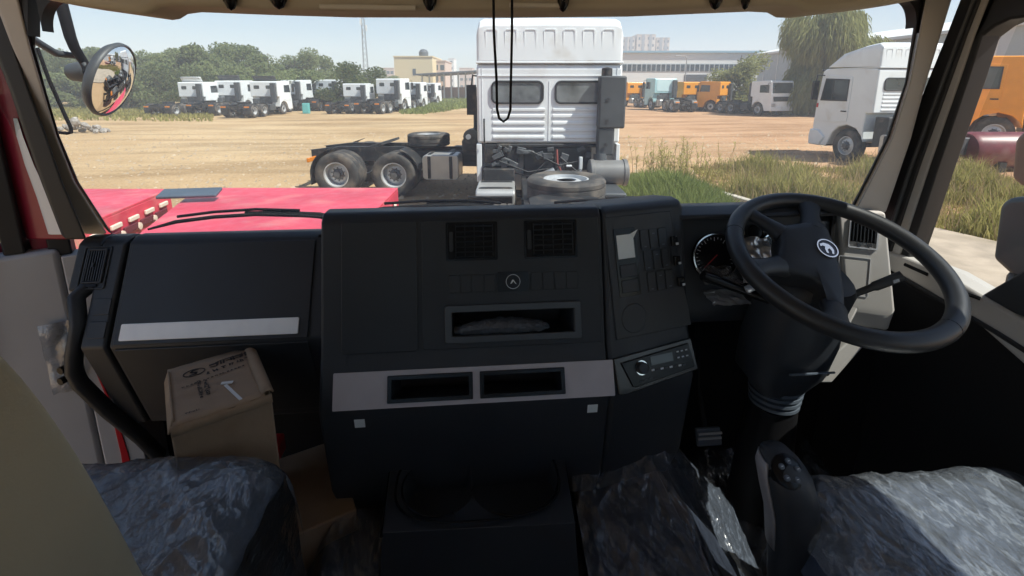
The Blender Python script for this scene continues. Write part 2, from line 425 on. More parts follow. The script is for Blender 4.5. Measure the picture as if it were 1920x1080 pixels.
# tall weeds
wd = thing('weed_clump', 'tall thin yellowing weeds right of the white tractor air filter', 'weeds', pZ(1258, 345))
q = random.Random(4); sm, lm = MB(), MB()
for k in range(80):
    x, y = q.gauss(0, .5), q.gauss(0, .5); h = q.uniform(.45, 1.25); lx, ly = q.uniform(-.2, .2), q.uniform(-.2, .2)
    sm.tube([(x, y, -.02), (x + lx * .3, y + ly * .3, h * .55), (x + lx, y + ly, h)], [.008, .006, .003], 4)
    for j in range(34):
        t = q.uniform(.15, 1); p = Vector((x + lx * t * t, y + ly * t * t, h * t)); a = q.uniform(0, 6.28); L = q.uniform(.07, .2)
        d = Vector((math.cos(a) * L, math.sin(a) * L, q.uniform(.0, .1))); s_ = Vector((-math.sin(a), math.cos(a), 0)) * .012
        lm.add([p, p + d * .5 + s_, p + d, p + d * .5 - s_], [(0, 1, 2, 3)])
sm.build('stem', M['straw'], wd)['kind'] = 'stuff'; lm.build('leaf', M['grass'], wd, smooth=0, flip=False)['kind'] = 'stuff'

# ---- trees
def crown_mesh(name, seed, rx, rz, n, leaf, mm, cz, lobes=9, willow=False):
    q = random.Random(seed); vs_, fs = [], []
    cs = []
    for k in range(lobes):
        a = q.uniform(0, 2 * PI); rr = q.uniform(.1, .85); zz = q.uniform(-.8, .78)
        cs.append((Vector((math.cos(a) * rr * rx, math.sin(a) * rr * rx, cz + zz * rz)), q.uniform(.2, .42)))
    for _ in range(n):
        c, s_ = q.choice(cs)
        d = Vector((q.gauss(0, 1), q.gauss(0, 1), q.gauss(0, 1))).normalized() * (q.random() ** .4)
        p = c + Vector((d.x * s_ * rx, d.y * s_ * rx, d.z * s_ * rz))
        if willow:
            L = q.uniform(.35, 1.3); a = q.uniform(0, 6.28); w = leaf * .35; u = Vector((math.cos(a), math.sin(a), 0)) * w; o = len(vs_)
            sw = Vector((q.uniform(-.15, .15), q.uniform(-.15, .15), 0)) + Vector((p.x, p.y, 0)) * .08
            vs_ += [p - u, p + u, p + u * .8 + sw - Vector((0, 0, L * .5)), p - u * .8 + sw - Vector((0, 0, L * .5)), p + sw * 1.2 - Vector((0, 0, L))]
            fs += [(o, o + 1, o + 2, o + 3), (o + 3, o + 2, o + 4)]
        else:
            u = Vector((q.gauss(0, 1), q.gauss(0, 1), q.gauss(0, 1))).normalized(); w = u.orthogonal().normalized(); k = leaf * q.uniform(.6, 1.4); o = len(vs_)
            vs_ += [p - u * k * .5, p + w * k * .3, p + u * k * .6, p - w * k * .3]; fs += [(o, o + 1, o + 2, o + 3)]
    me = bpy.data.meshes.new(name); me.from_pydata(vs_, [], fs); me.materials.append(mm); return me
def trunk_mb(seed, h, r, rx):
    q = random.Random(seed); m_ = MB(); m_.tube([(0, 0, -.2), (.05, .03, h * .3), (-.05, .05, h * .6), (0, 0, h * .9)], [r, r * .8, r * .55, r * .15], 7)
    for k in range(6):
        a = q.uniform(0, 6.28); z = h * q.uniform(.25, .6); m_.tube([(0, 0, z), (math.cos(a) * rx * .35, math.sin(a) * rx * .35, z + h * .15), (math.cos(a) * rx * .7, math.sin(a) * rx * .7, z + h * .22)], [r * .5, r * .3, r * .1], 5)
    return m_
def tree(name, label, cat, loc, seed, h, rx, n, leaf, mm, group=None, willow=False, low=.12):
    t = thing(name, label, cat, loc, 0, group)
    trunk_mb(seed, h, .045 * h * .55, rx).build('trunk', M['bark'], t)
    rz_ = h * (1 - low) / 2; o = bpy.data.objects.new('crown', crown_mesh('crown', seed, rx, rz_, n, leaf, mm, h - rz_, 60 if willow else 22, willow)); col.objects.link(o); o.parent = t
    return t
protos = [tree('broadleaf_tree', '', 'tree', (0, 0, 0), 11 + k, 7.6, 4.2, 13000, .27, M['leaf'], 'trees of the left tree line') for k in range(3)]
# photo columns of the tree line, with the height of each top
TL = [(-40, 88, 62), (40, 94, 66), (105, 93, 58), (160, 96, 62), (215, 92, 66), (262, 106, 70), (312, 98, 62), (366, 78, 60), (412, 92, 64), (462, 90, 66), (508, 94, 62), (556, 100, 70), (600, 108, 74), (640, 120, 80), (684, 132, 90), (724, 144, 96)]
where = ['beyond the leftmost pillar', 'at the far left behind the door frame', 'behind the mirror arm', 'behind the round mirror', 'just right of the round mirror', 'in the first dip of the tree line', 'left of the tallest tree of the line',
         'tallest crown of the left tree line', 'just right of the tallest crown', 'above the second parked white cab', 'above the third parked white cab', 'right of the middle of the tree line', 'where the tree line starts to fall away', 'above the parked cabs left of the mast', 'at the foot of the lattice mast', 'rightmost and lowest of the tree line']
for i, (px, py, D) in enumerate(TL):
    o = protos[i % 3] if i < 3 else copy_tree(protos[i % 3])
    p = pD(px, 160, D); top = pD(px, py, D).z
    o.location = (p.x, p.y, -.1); s_ = (top + .1) / 7.2; o.scale = (max(.95, s_) * 1.05, max(.95, s_) * 1.05, s_); o.rotation_euler = (0, 0, rnd.uniform(0, 6))
    o['label'] = 'green leafy tree ' + where[i]
pb = [bpy.data.objects.new('x', None)]
bush0 = tree('shrub', '', 'shrub', (0, 0, 0), 31, 3.6, 3.2, 7000, .22, M['leaf'], 'low shrubs under the left tree line', low=.0)
BW = ['by the left door frame', 'below the round mirror', 'right of the round mirror', 'left of the first parked white cab', 'behind the first parked white cab', 'behind the second parked white cab', 'behind the nearest left-row tractor', 'behind the middle of the parked row', 'left of the lattice mast']
for i, px in enumerate((60, 150, 235, 285, 345, 425, 505, 590, 660)):
    o = bush0 if i == 0 else copy_tree(bush0); p = pD(px, 160, 52 + i % 2 * 4); o.location = (p.x, p.y, -.1); o.rotation_euler = (0, 0, i * 1.3); o.scale = (1.35, 1.2, 1.1 + .14 * (i % 3)); o['label'] = 'low dense green shrub ' + BW[i]
p = pD(1385, 160, 52); tree('round_tree', 'rounded light green tree in front of the white factory hall', 'tree', (p.x, p.y, -.1), 41, 6.4, 3.3, 12000, .24, M['leaf_y'], low=.0)
p = pD(1548, 160, 42); tree('willow_tree', 'tall drooping yellow green willow behind the white cab on the right', 'tree', (p.x, p.y, -.1), 52, 9.1, 3.6, 34000, .12, M['leaf_y'], willow=True, low=.05)
p = pD(1900, 160, 46); tree('dark_tree', 'dark leafy tree above the orange cab seen in the side window', 'tree', (p.x, p.y, -.1), 61, 8.2, 4.6, 6000, .4, M['leaf'], low=.05)
p = pD(1990, 160, 52); tree('dark_tree', 'dark leafy tree at the right edge of the side window', 'tree', (p.x, p.y, -.1), 62, 8.0, 4.6, 5000, .4, M['leaf'], low=.05)
# small isolated wisps: dry mound by the orange cab
mo = thing('brush_heap', 'small heap of dry brush in front of the maroon tank', 'brush heap', pZ(1800, 330)); q = random.Random(77); s1 = MB()
for k in range(420):
    a, r = q.uniform(0, 6.28), q.random(); p0 = Vector((math.cos(a) * r * .8, math.sin(a) * r * .6, .5 * (1 - r * r) * q.random())); d = Vector((q.uniform(-1, 1), q.uniform(-1, 1), q.uniform(-.2, .8))).normalized() * q.uniform(.15, .4)
    u = d.orthogonal().normalized() * .014; s1.add([p0 - u, p0 + u, p0 + d], [(0, 1, 2)])
s1.build('twig', M['straw'], mo, smooth=0, flip=False)['kind'] = 'stuff'
rb = thing('rubble_pile', 'grey heap of broken stone left of the round mirror', 'rubble', pD(125, 160, 26) - Vector((0, 0, 2.55))); q = random.Random(5)
for k in range(26):
    a, r = q.uniform(0, 6.28), q.random(); s_ = q.uniform(.18, .42); m_ = MB(); m_.lathe([(0.02, -.5), (.45, -.35), (.6, 0), (.4, .4), (.02, .52)], n=6)
    o = m_.build('stone', M['stone'], rb, smooth=0); o.scale = (s_ * q.uniform(.8, 1.4), s_, s_ * q.uniform(.6, 1)); o.location = (math.cos(a) * r * 1.5, math.sin(a) * r * .9, .75 * (1 - r) * q.uniform(.5, 1) + .12); o.rotation_euler = (q.random(), q.random(), q.random() * 6)

# ---- trucks -------------------------------------------------------
def tyre_mb(w=.3, r=.52, n=36):
    h = w / 2
    m_ = MB().lathe([(.285, -h * .8), (.34, -h), (.45, -h * 1.03), (.5, -h * .9), (r, -h * .72), (r, -h * .42), (r - .014, -h * .40), (r - .014, -h * .30), (r, -h * .28), (r, h * .28), (r - .014, h * .3), (r - .014, h * .4), (r, h * .42), (r, h * .72), (.5, h * .9), (.45, h * 1.03), (.34, h), (.285, h * .8)], axis=(1, 0, 0), n=n, closed=True)
    return m_
def rim_mb(w=.3, dish=.09, n=30):
    """dished disc; outer face towards +x"""
    h = w / 2
    m_ = MB().lathe([(.30, h * .85), (.275, h * .86), (.265, h * .3), (.255, h - dish - .04), (.17, h - dish + .012), (.135, h - dish + .012), (.13, h - dish)], axis=(1, 0, 0), n=n)
    m_.lathe([(.29, h * .8), (.275, -h * .8), (.30, -h * .85)], axis=(1, 0, 0), n=n)
    return m_
def hub_mb(w=.3, dish=.09):
    h = w / 2; m_ = MB().lathe([(.26, h - dish - .05), (.134, h - dish - .01), (.13, h - dish + .03), (.085, h - dish + .05), (.075, h - dish + .10), (.0, h - dish + .105)], axis=(1, 0, 0), n=20)
    for k in range(10):
        a = k * PI / 5; m_.lathe([(.014, 0), (.014, .035), (0, .038)], (h - dish + .01, .152 * math.cos(a), .152 * math.sin(a)), (1, 0, 0), 6)
    return m_
_wheel = {}
def wheel(parent, loc, side, dual=False, far=False):
    """wheel part: tyre mesh with rim and hub as sub-parts; side = +1 when its outer face looks to +x"""
    key = (dual, far)
    if key not in _wheel:
        t = tyre_mb(n=20 if far else 40).build('wheel', M['tyre']); col.objects.unlink(t)
        rr = rim_mb(dish=.17 if dual else .06, n=16 if far else 32).build('rim', M['rim']); col.objects.unlink(rr)
        hh = hub_mb(dish=.17 if dual else .06).build('hub', M['hub']); col.objects.unlink(hh)
        _wheel[key] = (t, rr, hh)
    t, rr, hh = _wheel[key]
    w_ = t.copy(); col.objects.link(w_); w_.parent = parent; w_.location = loc; w_.rotation_euler = (rnd.uniform(0, 6) * side, 0, 0 if side > 0 else PI)
    for s_ in (rr, hh) if not far else (rr,):
        c = s_.copy(); col.objects.link(c); c.parent = w_
    return w_
def cab_profile(front=True):
    arch = [(.66 * math.cos(a), .52 + .66 * math.sin(a)) for a in [R(x) for x in (10, 35, 60, 90, 120, 145, 165)]]
    return [(-.85, 1.58), (-.85, 2.84), (-.78, 2.90), (1.12, 2.94), (1.25, 2.85), (1.36, 1.85), (1.40, 1.2), (1.40, .45), (.75, .42)] + arch + [(-.60, 1.1), (-.62, 1.58)]
def truck(name, label, group, loc, rz, paint='white', roof='low', far=False, spoiler=False, rear_axles=True, cat='truck', cabglass='glass_d', stack=True, short=False):
    t = thing(name, label, cat, loc, rz, group)
    f = MB()
    for s_ in (-1, 1):
        f.box(s_ * .42 - .04, s_ * .42 + .04, -2.2 if short else -5.3, 1.15, .74, 1.0)
    for y in ((-1.9, -.9, .9) if short else (-5.25, -4.2, -3.6, -2.9, -1.9, -.9, .9)): f.box(-.385, .385, y - .05, y + .05, .78, .95)
    if not short: f.prism([(-5.35, 1.0), (-4.6, 1.09), (-3.0, 1.09), (-2.6, 1.0)], 'x', -.47, -.33); f.prism([(-5.35, 1.0), (-4.6, 1.09), (-3.0, 1.09), (-2.6, 1.0)], 'x', .33, .47)
    f.build('frame_rail', M['chassis'], t)
    MB().tube([(-.95, 0, .52), (.95, 0, .52)], .07, 8).build('front_axle', M['chassis'], t)
    for s_ in (-1, 1): wheel(t, (s_ * 1.03, 0, .52), s_, False, far)
    for y in () if short else (-3.05, -4.4):
        a = MB().tube([(-.95, y, .52), (.95, y, .52)], .08, 8); a.lathe([(.02, -.25), (.2, -.18), (.26, 0), (.2, .18), (.02, .25)], (0, y, .52), (0, 1, 0), 10); a.build('rear_axle', M['chassis'], t)
        for s_ in (-1, 1):
            wheel(t, (s_ * 1.08, y, .52), s_, True, far); wheel(t, (s_ * .745, y, .52), s_, True, far)
    # fifth wheel, tank, guards
    if not short: fw_ = MB().prism([(-.42, -4.15), (-.42, -3.45), (-.2, -3.15), (.2, -3.15), (.42, -3.45), (.42, -4.15), (.12, -4.2), (.05, -3.7), (-.05, -3.7), (-.12, -4.2)], 'z', 1.16, 1.22); fw_.box(-.5, .5, -3.75, -3.6, 1.07, 1.17)
    if not short: fw_.build('fifth_wheel', M['chassis'], t)
    tk = MB().prism(rrect(-2.02 if stack else -2.1, -1.18, .42, 1.0, .1), 'x', -1.18, -.58)
    tko = tk.build('fuel_tank', M['alu'], t, bevel=.02)
    for y in (-1.86, -1.36):
        b_ = MB(); ring_prism(b_, rrect(-1.2, -.56, .405, 1.015, .11), rrect(-1.175, -.585, .425, .995, .1), 'y', y - .035, y + .035); b_.build('tank_strap', M['chassis'], t)
    MB().box(.58, 1.12, -2.0, -1.2, .45, .95).build('battery_box', M['steel_dark'], t, bevel=.03)
    for s_ in () if short else (-1, 1):
        for (yc, a0, a1) in ((-3.05, 15, 75), (-4.4, 105, 190)):
            gm = MB(); pr = []
            for k in range(9):
                a = R(lerp(a0, a1, k / 8)); pr.append((yc + .60 * math.cos(a), .52 + .60 * math.sin(a)))
            for k in range(8, -1, -1):
                a = R(lerp(a0, a1, k / 8)); pr.append((yc + .615 * math.cos(a), .52 + .615 * math.sin(a)))
            gm.prism(pr, 'x', s_ * .62, s_ * 1.22); gm.build('mudguard', M['chassis'], t)
        MB().box(min(s_ * .64, s_ * 1.2), max(s_ * .64, s_ * 1.2), -5.02, -5.0, .28, .62).build('mud_flap', M['chassis'], t)
        MB().box(min(s_ * .75, s_ * 1.15), max(s_ * .75, s_ * 1.15), -5.1, -5.04, .80, .90).build('tail_light', M['amber'], t, bevel=.01)
    # cab
    cb = MB().prism(cab_profile(), 'x', -1.22, 1.22); cbo = cb.build('cab', M[paint], t, bevel=.05, seg=3)
    # windscreen on the sloping front
    n_ = Vector((0, .99, .11)).normalized(); ws = MB()
    ws.slab([(-1.10, 1.358, 1.90), (1.10, 1.358, 1.90), (1.08, 1.266, 2.76), (-1.08, 1.266, 2.76)], n_, -.012); ws.build('windscreen', M['glass_d'], t)
    MB().slab([(-.95, 1.41, 1.22), (.95, 1.41, 1.22), (1.0, 1.385, 1.62), (-1.0, 1.385, 1.62)], (0, 1, .1), -.02).build('grille', M['chassis'], t)
    MB().box(-1.2, 1.2, 1.3, 1.46, .42, .78).build('bumper', M[paint], t, bevel=.05)
    for s_ in (-1, 1):
        MB().box(s_ * .95 - .18, s_ * .95 + .18, 1.36, 1.475, .82, 1.05).build('headlight', M['silver'], t, bevel=.03)
        # door slab with shut lines, window, handle, mirror, step
        X = s_ * 1.221
        d_ = MB().prism([(.02, 1.28), (.02, 2.66), (1.12, 2.74), (1.25, 1.8), (1.27, 1.25), (.6, 1.22), (.2, 1.26)], 'x', X, X + s_ * .018); dd = d_.build('door', M[paint], t, bevel=.006)
        MB().prism([(.14, 1.94), (.14, 2.56), (1.02, 2.6), (1.14, 1.94)], 'x', X + s_ * .0185, X + s_ * .024).build('side_window', M['glass_d'], t)
        if not far:
            fr = MB(); o_ = [(.11, 1.91), (.11, 2.59), (1.05, 2.63), (1.18, 1.91)]; i_ = [(.15, 1.95), (.15, 2.55), (1.01, 2.59), (1.13, 1.95)]
            ring_prism(fr, o_, i_, 'x', X + s_ * .0186, X + s_ * .034); fr.box(min(X, X + s_ * .03), max(X, X + s_ * .03), .70, .74, 1.92, 2.58); fr.build('window_frame', M['rubber'], t)
            MB().box(min(X, X + s_ * .045), max(X, X + s_ * .045), .08, .28, 1.58, 1.62).build('door_handle', M['rubber'], t, bevel=.008)
            MB().box(min(X, X + s_ * .03), max(X, X + s_ * .03), 1.24, 1.32, 1.68, 1.82).build('marker_lamp', M['tail_red'], t, bevel=.01)
        mi = MB().tube([(s_ * 1.15, 1.15, 2.72), (s_ * 1.45, 1.2, 2.75), (s_ * 1.48, 1.2, 2.5)], .02, 6); mi.cbox((s_ * 1.48, 1.2, 2.25), (.2, .08, .62)); mi.build('mirror', M['chassis'], t)
        MB().box(min(s_ * .75, s_ * 1.2), max(s_ * .75, s_ * 1.2), .72, 1.3, .45, .52).build('step', M['chassis'], t)
    # rear windows
    for s_ in (-1, 1):
        x0, x1 = (-.98, -.09) if s_ < 0 else (.09, .98)
        if far: MB().prism(rrect(x0 + .1, x1 - .3, 2.25, 2.55, .06), 'y', -.858, -.853).build('rear_window', M['glass_d'], t)
        else:
            MB().prism(rrect(x0 + .03, x1 - .03, 2.27, 2.60, .09), 'y', -.862, -.857).build('rear_window', M[cabglass], t)
            fr = MB(); ring_prism(fr, rrect(x0, x1, 2.24, 2.63, .11), rrect(x0 + .035, x1 - .035, 2.275, 2.595, .08), 'y', -.88, -.852); fr.build('window_frame', M['rubber'], t, bevel=.006)
    if not far:
        for k, z in enumerate((1.68, 1.80, 1.92, 2.04, 2.15)):
            for (x0, x1) in ((-.95, -.07), (.07, .95)):
                r_ = MB(); r_.prism([(-.855, z - .03), (-.866, z - .018), (-.866, z + .018), (-.845, z + .03)], 'x', x0, x1); r_.build('pressed_rib', M[paint], t)
    if roof in ('high', 'mid'):
        top = 3.64 if roof == 'high' else 3.25
        P = [(-.86, 2.93), (-.84, top - .12), (-.7, top), (-.2, top - .06), (.55, lerp(2.93, top, .66)), (1.1, 2.99)]
        rings = []
        for (x, sh, dz) in ((-1.2, 0, 0), (-1.2, .0, 0)): pass
        secs = [(-1.215, .70), (-1.17, .94), (-1.08, .99), (-.6, 1.0), (0, 1.01), (.6, 1.0), (1.08, .99), (1.17, .94), (1.215, .70)]
        for x, k in secs: rings.append([Vector((x, lerp(-.1, y, 1.0 if k > .9 else .97), 2.93 + (z - 2.93) * k)) for y, z in P])
        MB().loft(rings).build('roof_fairing', M[paint], t, bevel=.035, seg=3)
        MB().box(-1.225, 1.225, -.875, .95, 2.905, 2.935).build('roof_seam', M[paint], t, bevel=.008)
        if not far:
            for k in range(7):
                x = lerp(-.96, .96, k / 6); b_ = MB(); zt = top - .19; ring_prism(b_, rrect(x - .105, x + .105, 3.06, zt, .03), rrect(x - .095, x + .08, 3.07, zt - .012, .028), 'y', -.853, -.835); b_.build('fairing_rib', M[paint], t)
    if spoiler:
        sp = MB(); sp.grid(6, 4, lambda u, v: Vector((lerp(-1.0, 1.0, u), -.55 - .25 * v + .1 * (2 * u - 1) ** 2, 2.95 + .42 * v)))
        sp.build('roof_spoiler', M['steel_dark'] if spoiler == 'dark' else M['white'], t, solid=.03)
        MB().tube([(-.8, -.1, 2.9), (-.8, -.75, 3.3)], .02, 5).tube([(.8, -.1, 2.9), (.8, -.75, 3.3)], .02, 5).build('spoiler_stay', M['chassis'], t)
    if stack and far:
        MB().box(.7, 1.15, -1.15, -.9, 1.1, 2.75).build('air_intake', M['steel_dark'], t, bevel=.04)
    if far:
        e_ = MB().box(-.5, .5, -.8, .5, .85, 1.56); e_.box(-.95, -.45, -1.1, -.9, .8, 1.4); e_.build('engine', M['engine'], t)
    return t

# tractor seen from behind
pA = pD(1030, 160, 8.25); hd = Vector((math.sin(YAW), math.cos(YAW), 0)); pA = Vector((pA.x, pA.y, 0)) + hd * .85
tA = truck('tractor_truck', 'white high-roof tractor seen square from behind, spare tyre lying on its chassis', None, pA, -YAW, roof='high', cabglass='glass_a')
# its own dark intake stack, air filter, engine bay
st = MB().box(.80, 1.24, -1.12, -.90, 1.85, 2.70); st.prism([(.80, 1.4), (1.08, 1.4), (1.08, 1.86), (.80, 1.86)], 'y', -1.10, -.92); st.build('air_intake_stack', M['steel_dark'], tA, bevel=.03)
MB().lathe([(.02, .1), (.085, .08), (.09, -.03), (.09, -.05)], (.93, -1.0, 2.74), n=14).build('rain_cap', M['chassis'], tA)
for z in (2.32, 1.98, 1.58): MB().lathe([(.03, 0), (.03, -.012), (0, -.012)], (.94, -1.12, z), (0, 1, 0), 10).build('bolt', M['rubber'], tA)
af = MB().lathe([(0, -.36), (.2, -.36), (.225, -.34), (.225, -.28), (.21, -.27), (.21, .2), (.225, .21), (.225, .27), (.15, .3), (0, .3)], (1.02, -1.15, 1.12), (1, 0, 0), 24); af.build('air_filter', mat('filter_housing_grey', (.17, .165, .16), .45, var=.12), tA)
MB().tube([(.86, -1.05, 1.42), (.86, -1.08, 1.25)], .11, 12).tube([(.3, -1.0, 1.0), (.7, -1.12, 1.08)], .06, 8).build('intake_duct', M['steel_dark'], tA)
eb = MB().box(-.42, .42, -.83, .4, .85, 1.55); eb.box(-1.1, -.5, -.84, -.55, 1.22, 1.56); eb.box(-1.12, -.58, -1.02, -.7, .78, 1.16); eb.box(.1, .75, -.85, -.6, 1.1, 1.5); eb.box(-.9, .9, -.86, -.8, 1.5, 1.57); eb.build('engine_block', M['chassis'], tA, bevel=.02)
eg = MB(); q = random.Random(12)
for k in range(26):
    x, z = q.uniform(-.95, .72), q.uniform(1.12, 1.52); eg.cbox((x, -.88 - q.random() * .06, z), (q.uniform(.05, .16), .08, q.uniform(.04, .12)), (0, q.uniform(-.5, .5), 0))
eg.build('engine_fitting', M['engine'], tA, bevel=.008)
MB().tube([(-.32, -.95, .62), (-.28, -.98, .85), (-.05, -.98, 1.05), (.1, -.95, 1.12)], .065, 12).build('exhaust_pipe', M['silver'], tA)
MB().tube([(.14, -.94, 1.48), (.15, -.98, 1.25), (.24, -.98, 1.06), (.5, -.95, 1.05)], .018, 8).build('red_hose', mat('red_hose_rubber', (.25, .06, .05), .5), tA)
for (x, z0, z1, w_) in ((.52, 1.02, 1.36, .06), (.3, 1.18, 1.22, .1), (.95, 1.35, 1.5, .04)): MB().box(x, x + w_, -.99, -.93, z0, z1).build('washer_bottle', M['white'], tA, bevel=.012)
for k, (pa, pb_) in enumerate((((-.9, 1.3), (.2, 1.18)), ((-.3, 1.45), (.65, 1.3)), ((-.7, 1.1), (.1, 1.42)), ((.2, 1.35), (.75, 1.2)))):
    MB().tube([(pa[0], -.93, pa[1]), ((pa[0] + pb_[0]) / 2, -1.0, min(pa[1], pb_[1]) - .08), (pb_[0], -.93, pb_[1])], .012, 6).build('hose', M['rubber'], tA)
MB().box(-1.24, -1.15, -.84, -.6, .9, 1.56).build('wing_edge', M['white'], tA, bevel=.01)
MB().box(1.17, 1.24, -.84, -.6, 1.1, 1.56).build('wing_edge', M['white'], tA, bevel=.01)
MB().box(-1.12, -.62, -1.06, -1.02, .62, .95).build('battery_cover', M['engine'], tA, bevel=.01)
MB().tube([(-1.1, -.9, 1.6), (-1.1, -.93, 1.75), (-1.1, -.9, 2.0)], .016, 6).build('grab_rail', M['chassis'], tA)
MB().box(-.006, .006, -.857, -.84, 1.62, 2.62).build('centre_seam', M['white'], tA)
for s_ in (-1, 1): MB().box(s_ * 1.13 - .004, s_ * 1.13 + .004, -.857, -.84, 1.62, 2.84).build('corner_seam', M['white'], tA)
MB().box(-1.2, 1.2, -.862, -.85, 2.70, 2.712).build('roof_gutter', M['white'], tA)
pS = pZ(1061, 352, 1.22)
def flat_tyre(name, label, loc, tilt=(0, 0, 0)):
    t = thing(name, label, 'spare tyre', loc)
    a = tyre_mb(n=48).build('tyre', M['tyre'], t); a.rotation_euler = (0, -PI / 2, 0)
    b_ = rim_mb(dish=.05).build('rim', M['rim'], t); b_.rotation_euler = (0, -PI / 2, 0)
    t.rotation_euler = tilt
    return t
flat_tyre('spare_tyre', 'spare tyre with pale rim lying flat behind the white high-roof cab', pS)
cr = MB().box(-.5, .5, -.05, .05, 0, .07); cr.box(-.5, .5, -.55, -.45, 0, .07); cr.box(-.5, .5, .45, .55, 0, .07); c_ = cr.build('tyre_carrier', M['chassis'], tA); c_.location = (tA.matrix_world.inverted() @ pS) if False else (.0, -(8.25 - 5.75) - .85 + .0, 1.0)
# tractor seen from the side
pB0 = pD(732, 160, 11.0); rB = -PI / 2 - YAW - R(3)
fB = Vector((-math.sin(rB), math.cos(rB), 0)); lB = Vector((-fB.y, fB.x, 0))
tB = truck('tractor_truck', 'tractor chassis seen side-on, its cab hidden behind the square white cab', None, Vector((pB0.x, pB0.y, 0)) + fB * 3.05 + lB * 1.08, rB, roof='mid', stack=True)
MB().prism([(-1.0, 1.05), (-1.0, 2.3), (-1.22, 2.3), (-1.22, 1.6), (-1.5, 1.3), (-1.5, 1.05)], 'x', -1.0, .9).build('cab_back_equipment', M['chassis'], tB, bevel=.03)
MB().lathe([(0, -.14), (.17, -.14), (.17, .14), (0, .14)], (1.05, -1.25, 1.42), (1, 0, 0), 16).build('air_tank', M['chassis'], tB)
MB().lathe([(0, 0), (.06, 0), (.06, .02), (0, .02)], (1.2, -1.3, 1.42), (1, 0, 0), 14).build('tank_cap', M['white'], tB)
for c in [c for c in tB.children if c.name.startswith('fuel_tank') or c.name.startswith('tank_strap')]: c.scale = (-1, 1, 1); c.location = (0, -.36, 0)
for c in [c for c in tB.children if c.name.startswith('battery_box')]: c.scale = (-1, 1, 1)
for c in [c for c in tB.children if c.name.startswith('fifth_wheel')]: c.rotation_euler = (R(17), 0, 0); c.location = (0, .08, 1.02)
[setattr(c, 'active_material', M['amber']) for c in []]
w = tB.rotation_euler.to_matrix() @ Vector((.1, -2.45, 1.24)); flat_tyre('spare_tyre', 'dusty spare tyre lying on the side-on tractor chassis', Vector(tB.location) + w)
# white cab on the right
pC = pZ(1590, 303); hC = R(4)
tC = truck('tractor_truck', 'white high-roof cab on the right with shaded door side and sunlit rear', None, Vector((pC.x, pC.y, 0)) + Vector((math.cos(hC), math.sin(hC), 0)) * 1.03, hC, roof='high', short=True); tC.scale = (1.06, 1.06, 1.06)
MB().box(-1.15, 1.15, -1.35, -.9, .62, 1.5).build('cab_back_equipment', M['chassis'], tC, bevel=.03)
for c_ in [(.75, 1.5, .4, .95, -1.24)]: MB().prism([(1.1, .95), (1.46, .95), (1.5, .7), (1.46, .42), (1.0, .42), (.8, .72)], 'x', -1.27, -1.0).build('bumper_corner', M['white'], tC, bevel=.04)
MB().box(-1.05, 1.05, 1.2, 1.5, 2.86, 2.93).build('sun_visor', M['steel_dark'], tC, bevel=.02)
# orange cab in the side window
pO = pZ(1836, 277)
tD = truck('orange_truck', 'large orange cab seen through the right side window', None, Vector((pO.x + .6, pO.y + .6, 0)), R(56), paint='orange', roof='low', short=True); tD.scale = (1.26, 1.26, 1.26)
tk = thing('maroon_tank', 'long dull maroon steel tank lying below the orange cab', 'tank', pZ(1795, 318)); a = MB().lathe([(0, -.02), (.35, 0), (.5, .08), (.55, .2), (.55, 5.2), (.5, 5.35), (0, 5.4)], (0, 0, .62), (1, -.12, 0), 28); a.build('shell', M['maroon'], tk)
b_ = MB()
for x in (.8, 3.4): b_.box(x - .12, x + .12, -.6, .3, -.02, .3)
b_.build('saddle', M['chassis'], tk)

# far trucks in two groups
LW = [  # px of front axle, base py, heading deg, spoiler, label
    (376, 213, -8, 'white', 'first white tractor of the left row, leftmost, with a pale roof spoiler'),
    (444, 211, -9, 'dark', 'second white cab of the left row with a dark roof spoiler'),
    (510, 214, -12, 'dark', 'nearest white tractor of the left row, grey spoiler, chassis tail trailing left'),
    (556, 207, -10, None, 'white cab half hidden behind the nose of the nearest left-row tractor'),
    (592, 203, -10, 'dark', 'boxy white cab in the middle of the row behind the teal cabinet'),
    (624, 204, -10, None, 'white cab between the teal cabinet and the dusty chassis'),
    (674, 209, -14, None, 'white tractor with dusty dark chassis tail right of the teal cabinet'),
    (738, 209, -12, None, 'third last white tractor of the left row, its back windows facing us'),
    (776, 204, -12, None, 'second last white tractor before the grass bank'),
    (806, 196, -12, None, 'last and smallest white tractor at the right end of the left row'),
]
pf = None
for px, py, hd_, sp, lb in LW:
    p = pZ(px, py)
    t = truck('parked_tractor', lb, 'white tractors parked in the left row', (p.x, p.y, 0), R(hd_ + rnd.uniform(-7, 5)), far=True, spoiler=sp); k_ = rnd.uniform(.96, 1.06); t.scale = (k_, k_, k_ * rnd.uniform(.97, 1.05))
RW = [
    (1186, 199, 8, 'orange', 'orange cab half hidden behind the dark intake stack'),
    (1238, 206, 6, 'lblue', 'light blue cab with tall glazed back, left of the orange cabs'),
    (1287, 205, 14, 'orange', 'orange cab between the light blue cab and the larger orange one'),
    (1340, 209, 40, 'orange', 'larger orange cab with long dark chassis trailing right'),
    (1438, 216, 194, 'white', 'white cab facing the camera in front of the rounded tree'),
]
for px, py, hd_, pt, lb in RW:
    p = pZ(px, py)
    t = truck('parked_tractor', lb, 'tractors parked in front of the factory', (p.x, p.y, 0), R(hd_), paint=pt, far=True, roof='low')
    if pt == 'lblue':
        t.scale = (1, 1, 1.12)
        MB().prism(rrect(-1.0, 1.0, 1.75, 2.8, .15), 'y', -.872, -.866).build('rear_panel', mat('pale_cyan_panel', (.60, .78, .80), .2), t)
pt_ = pZ(575, 213)
tc_ = thing('teal_cabinet', 'small teal steel cabinet standing among the parked tractors', 'cabinet', pt_)
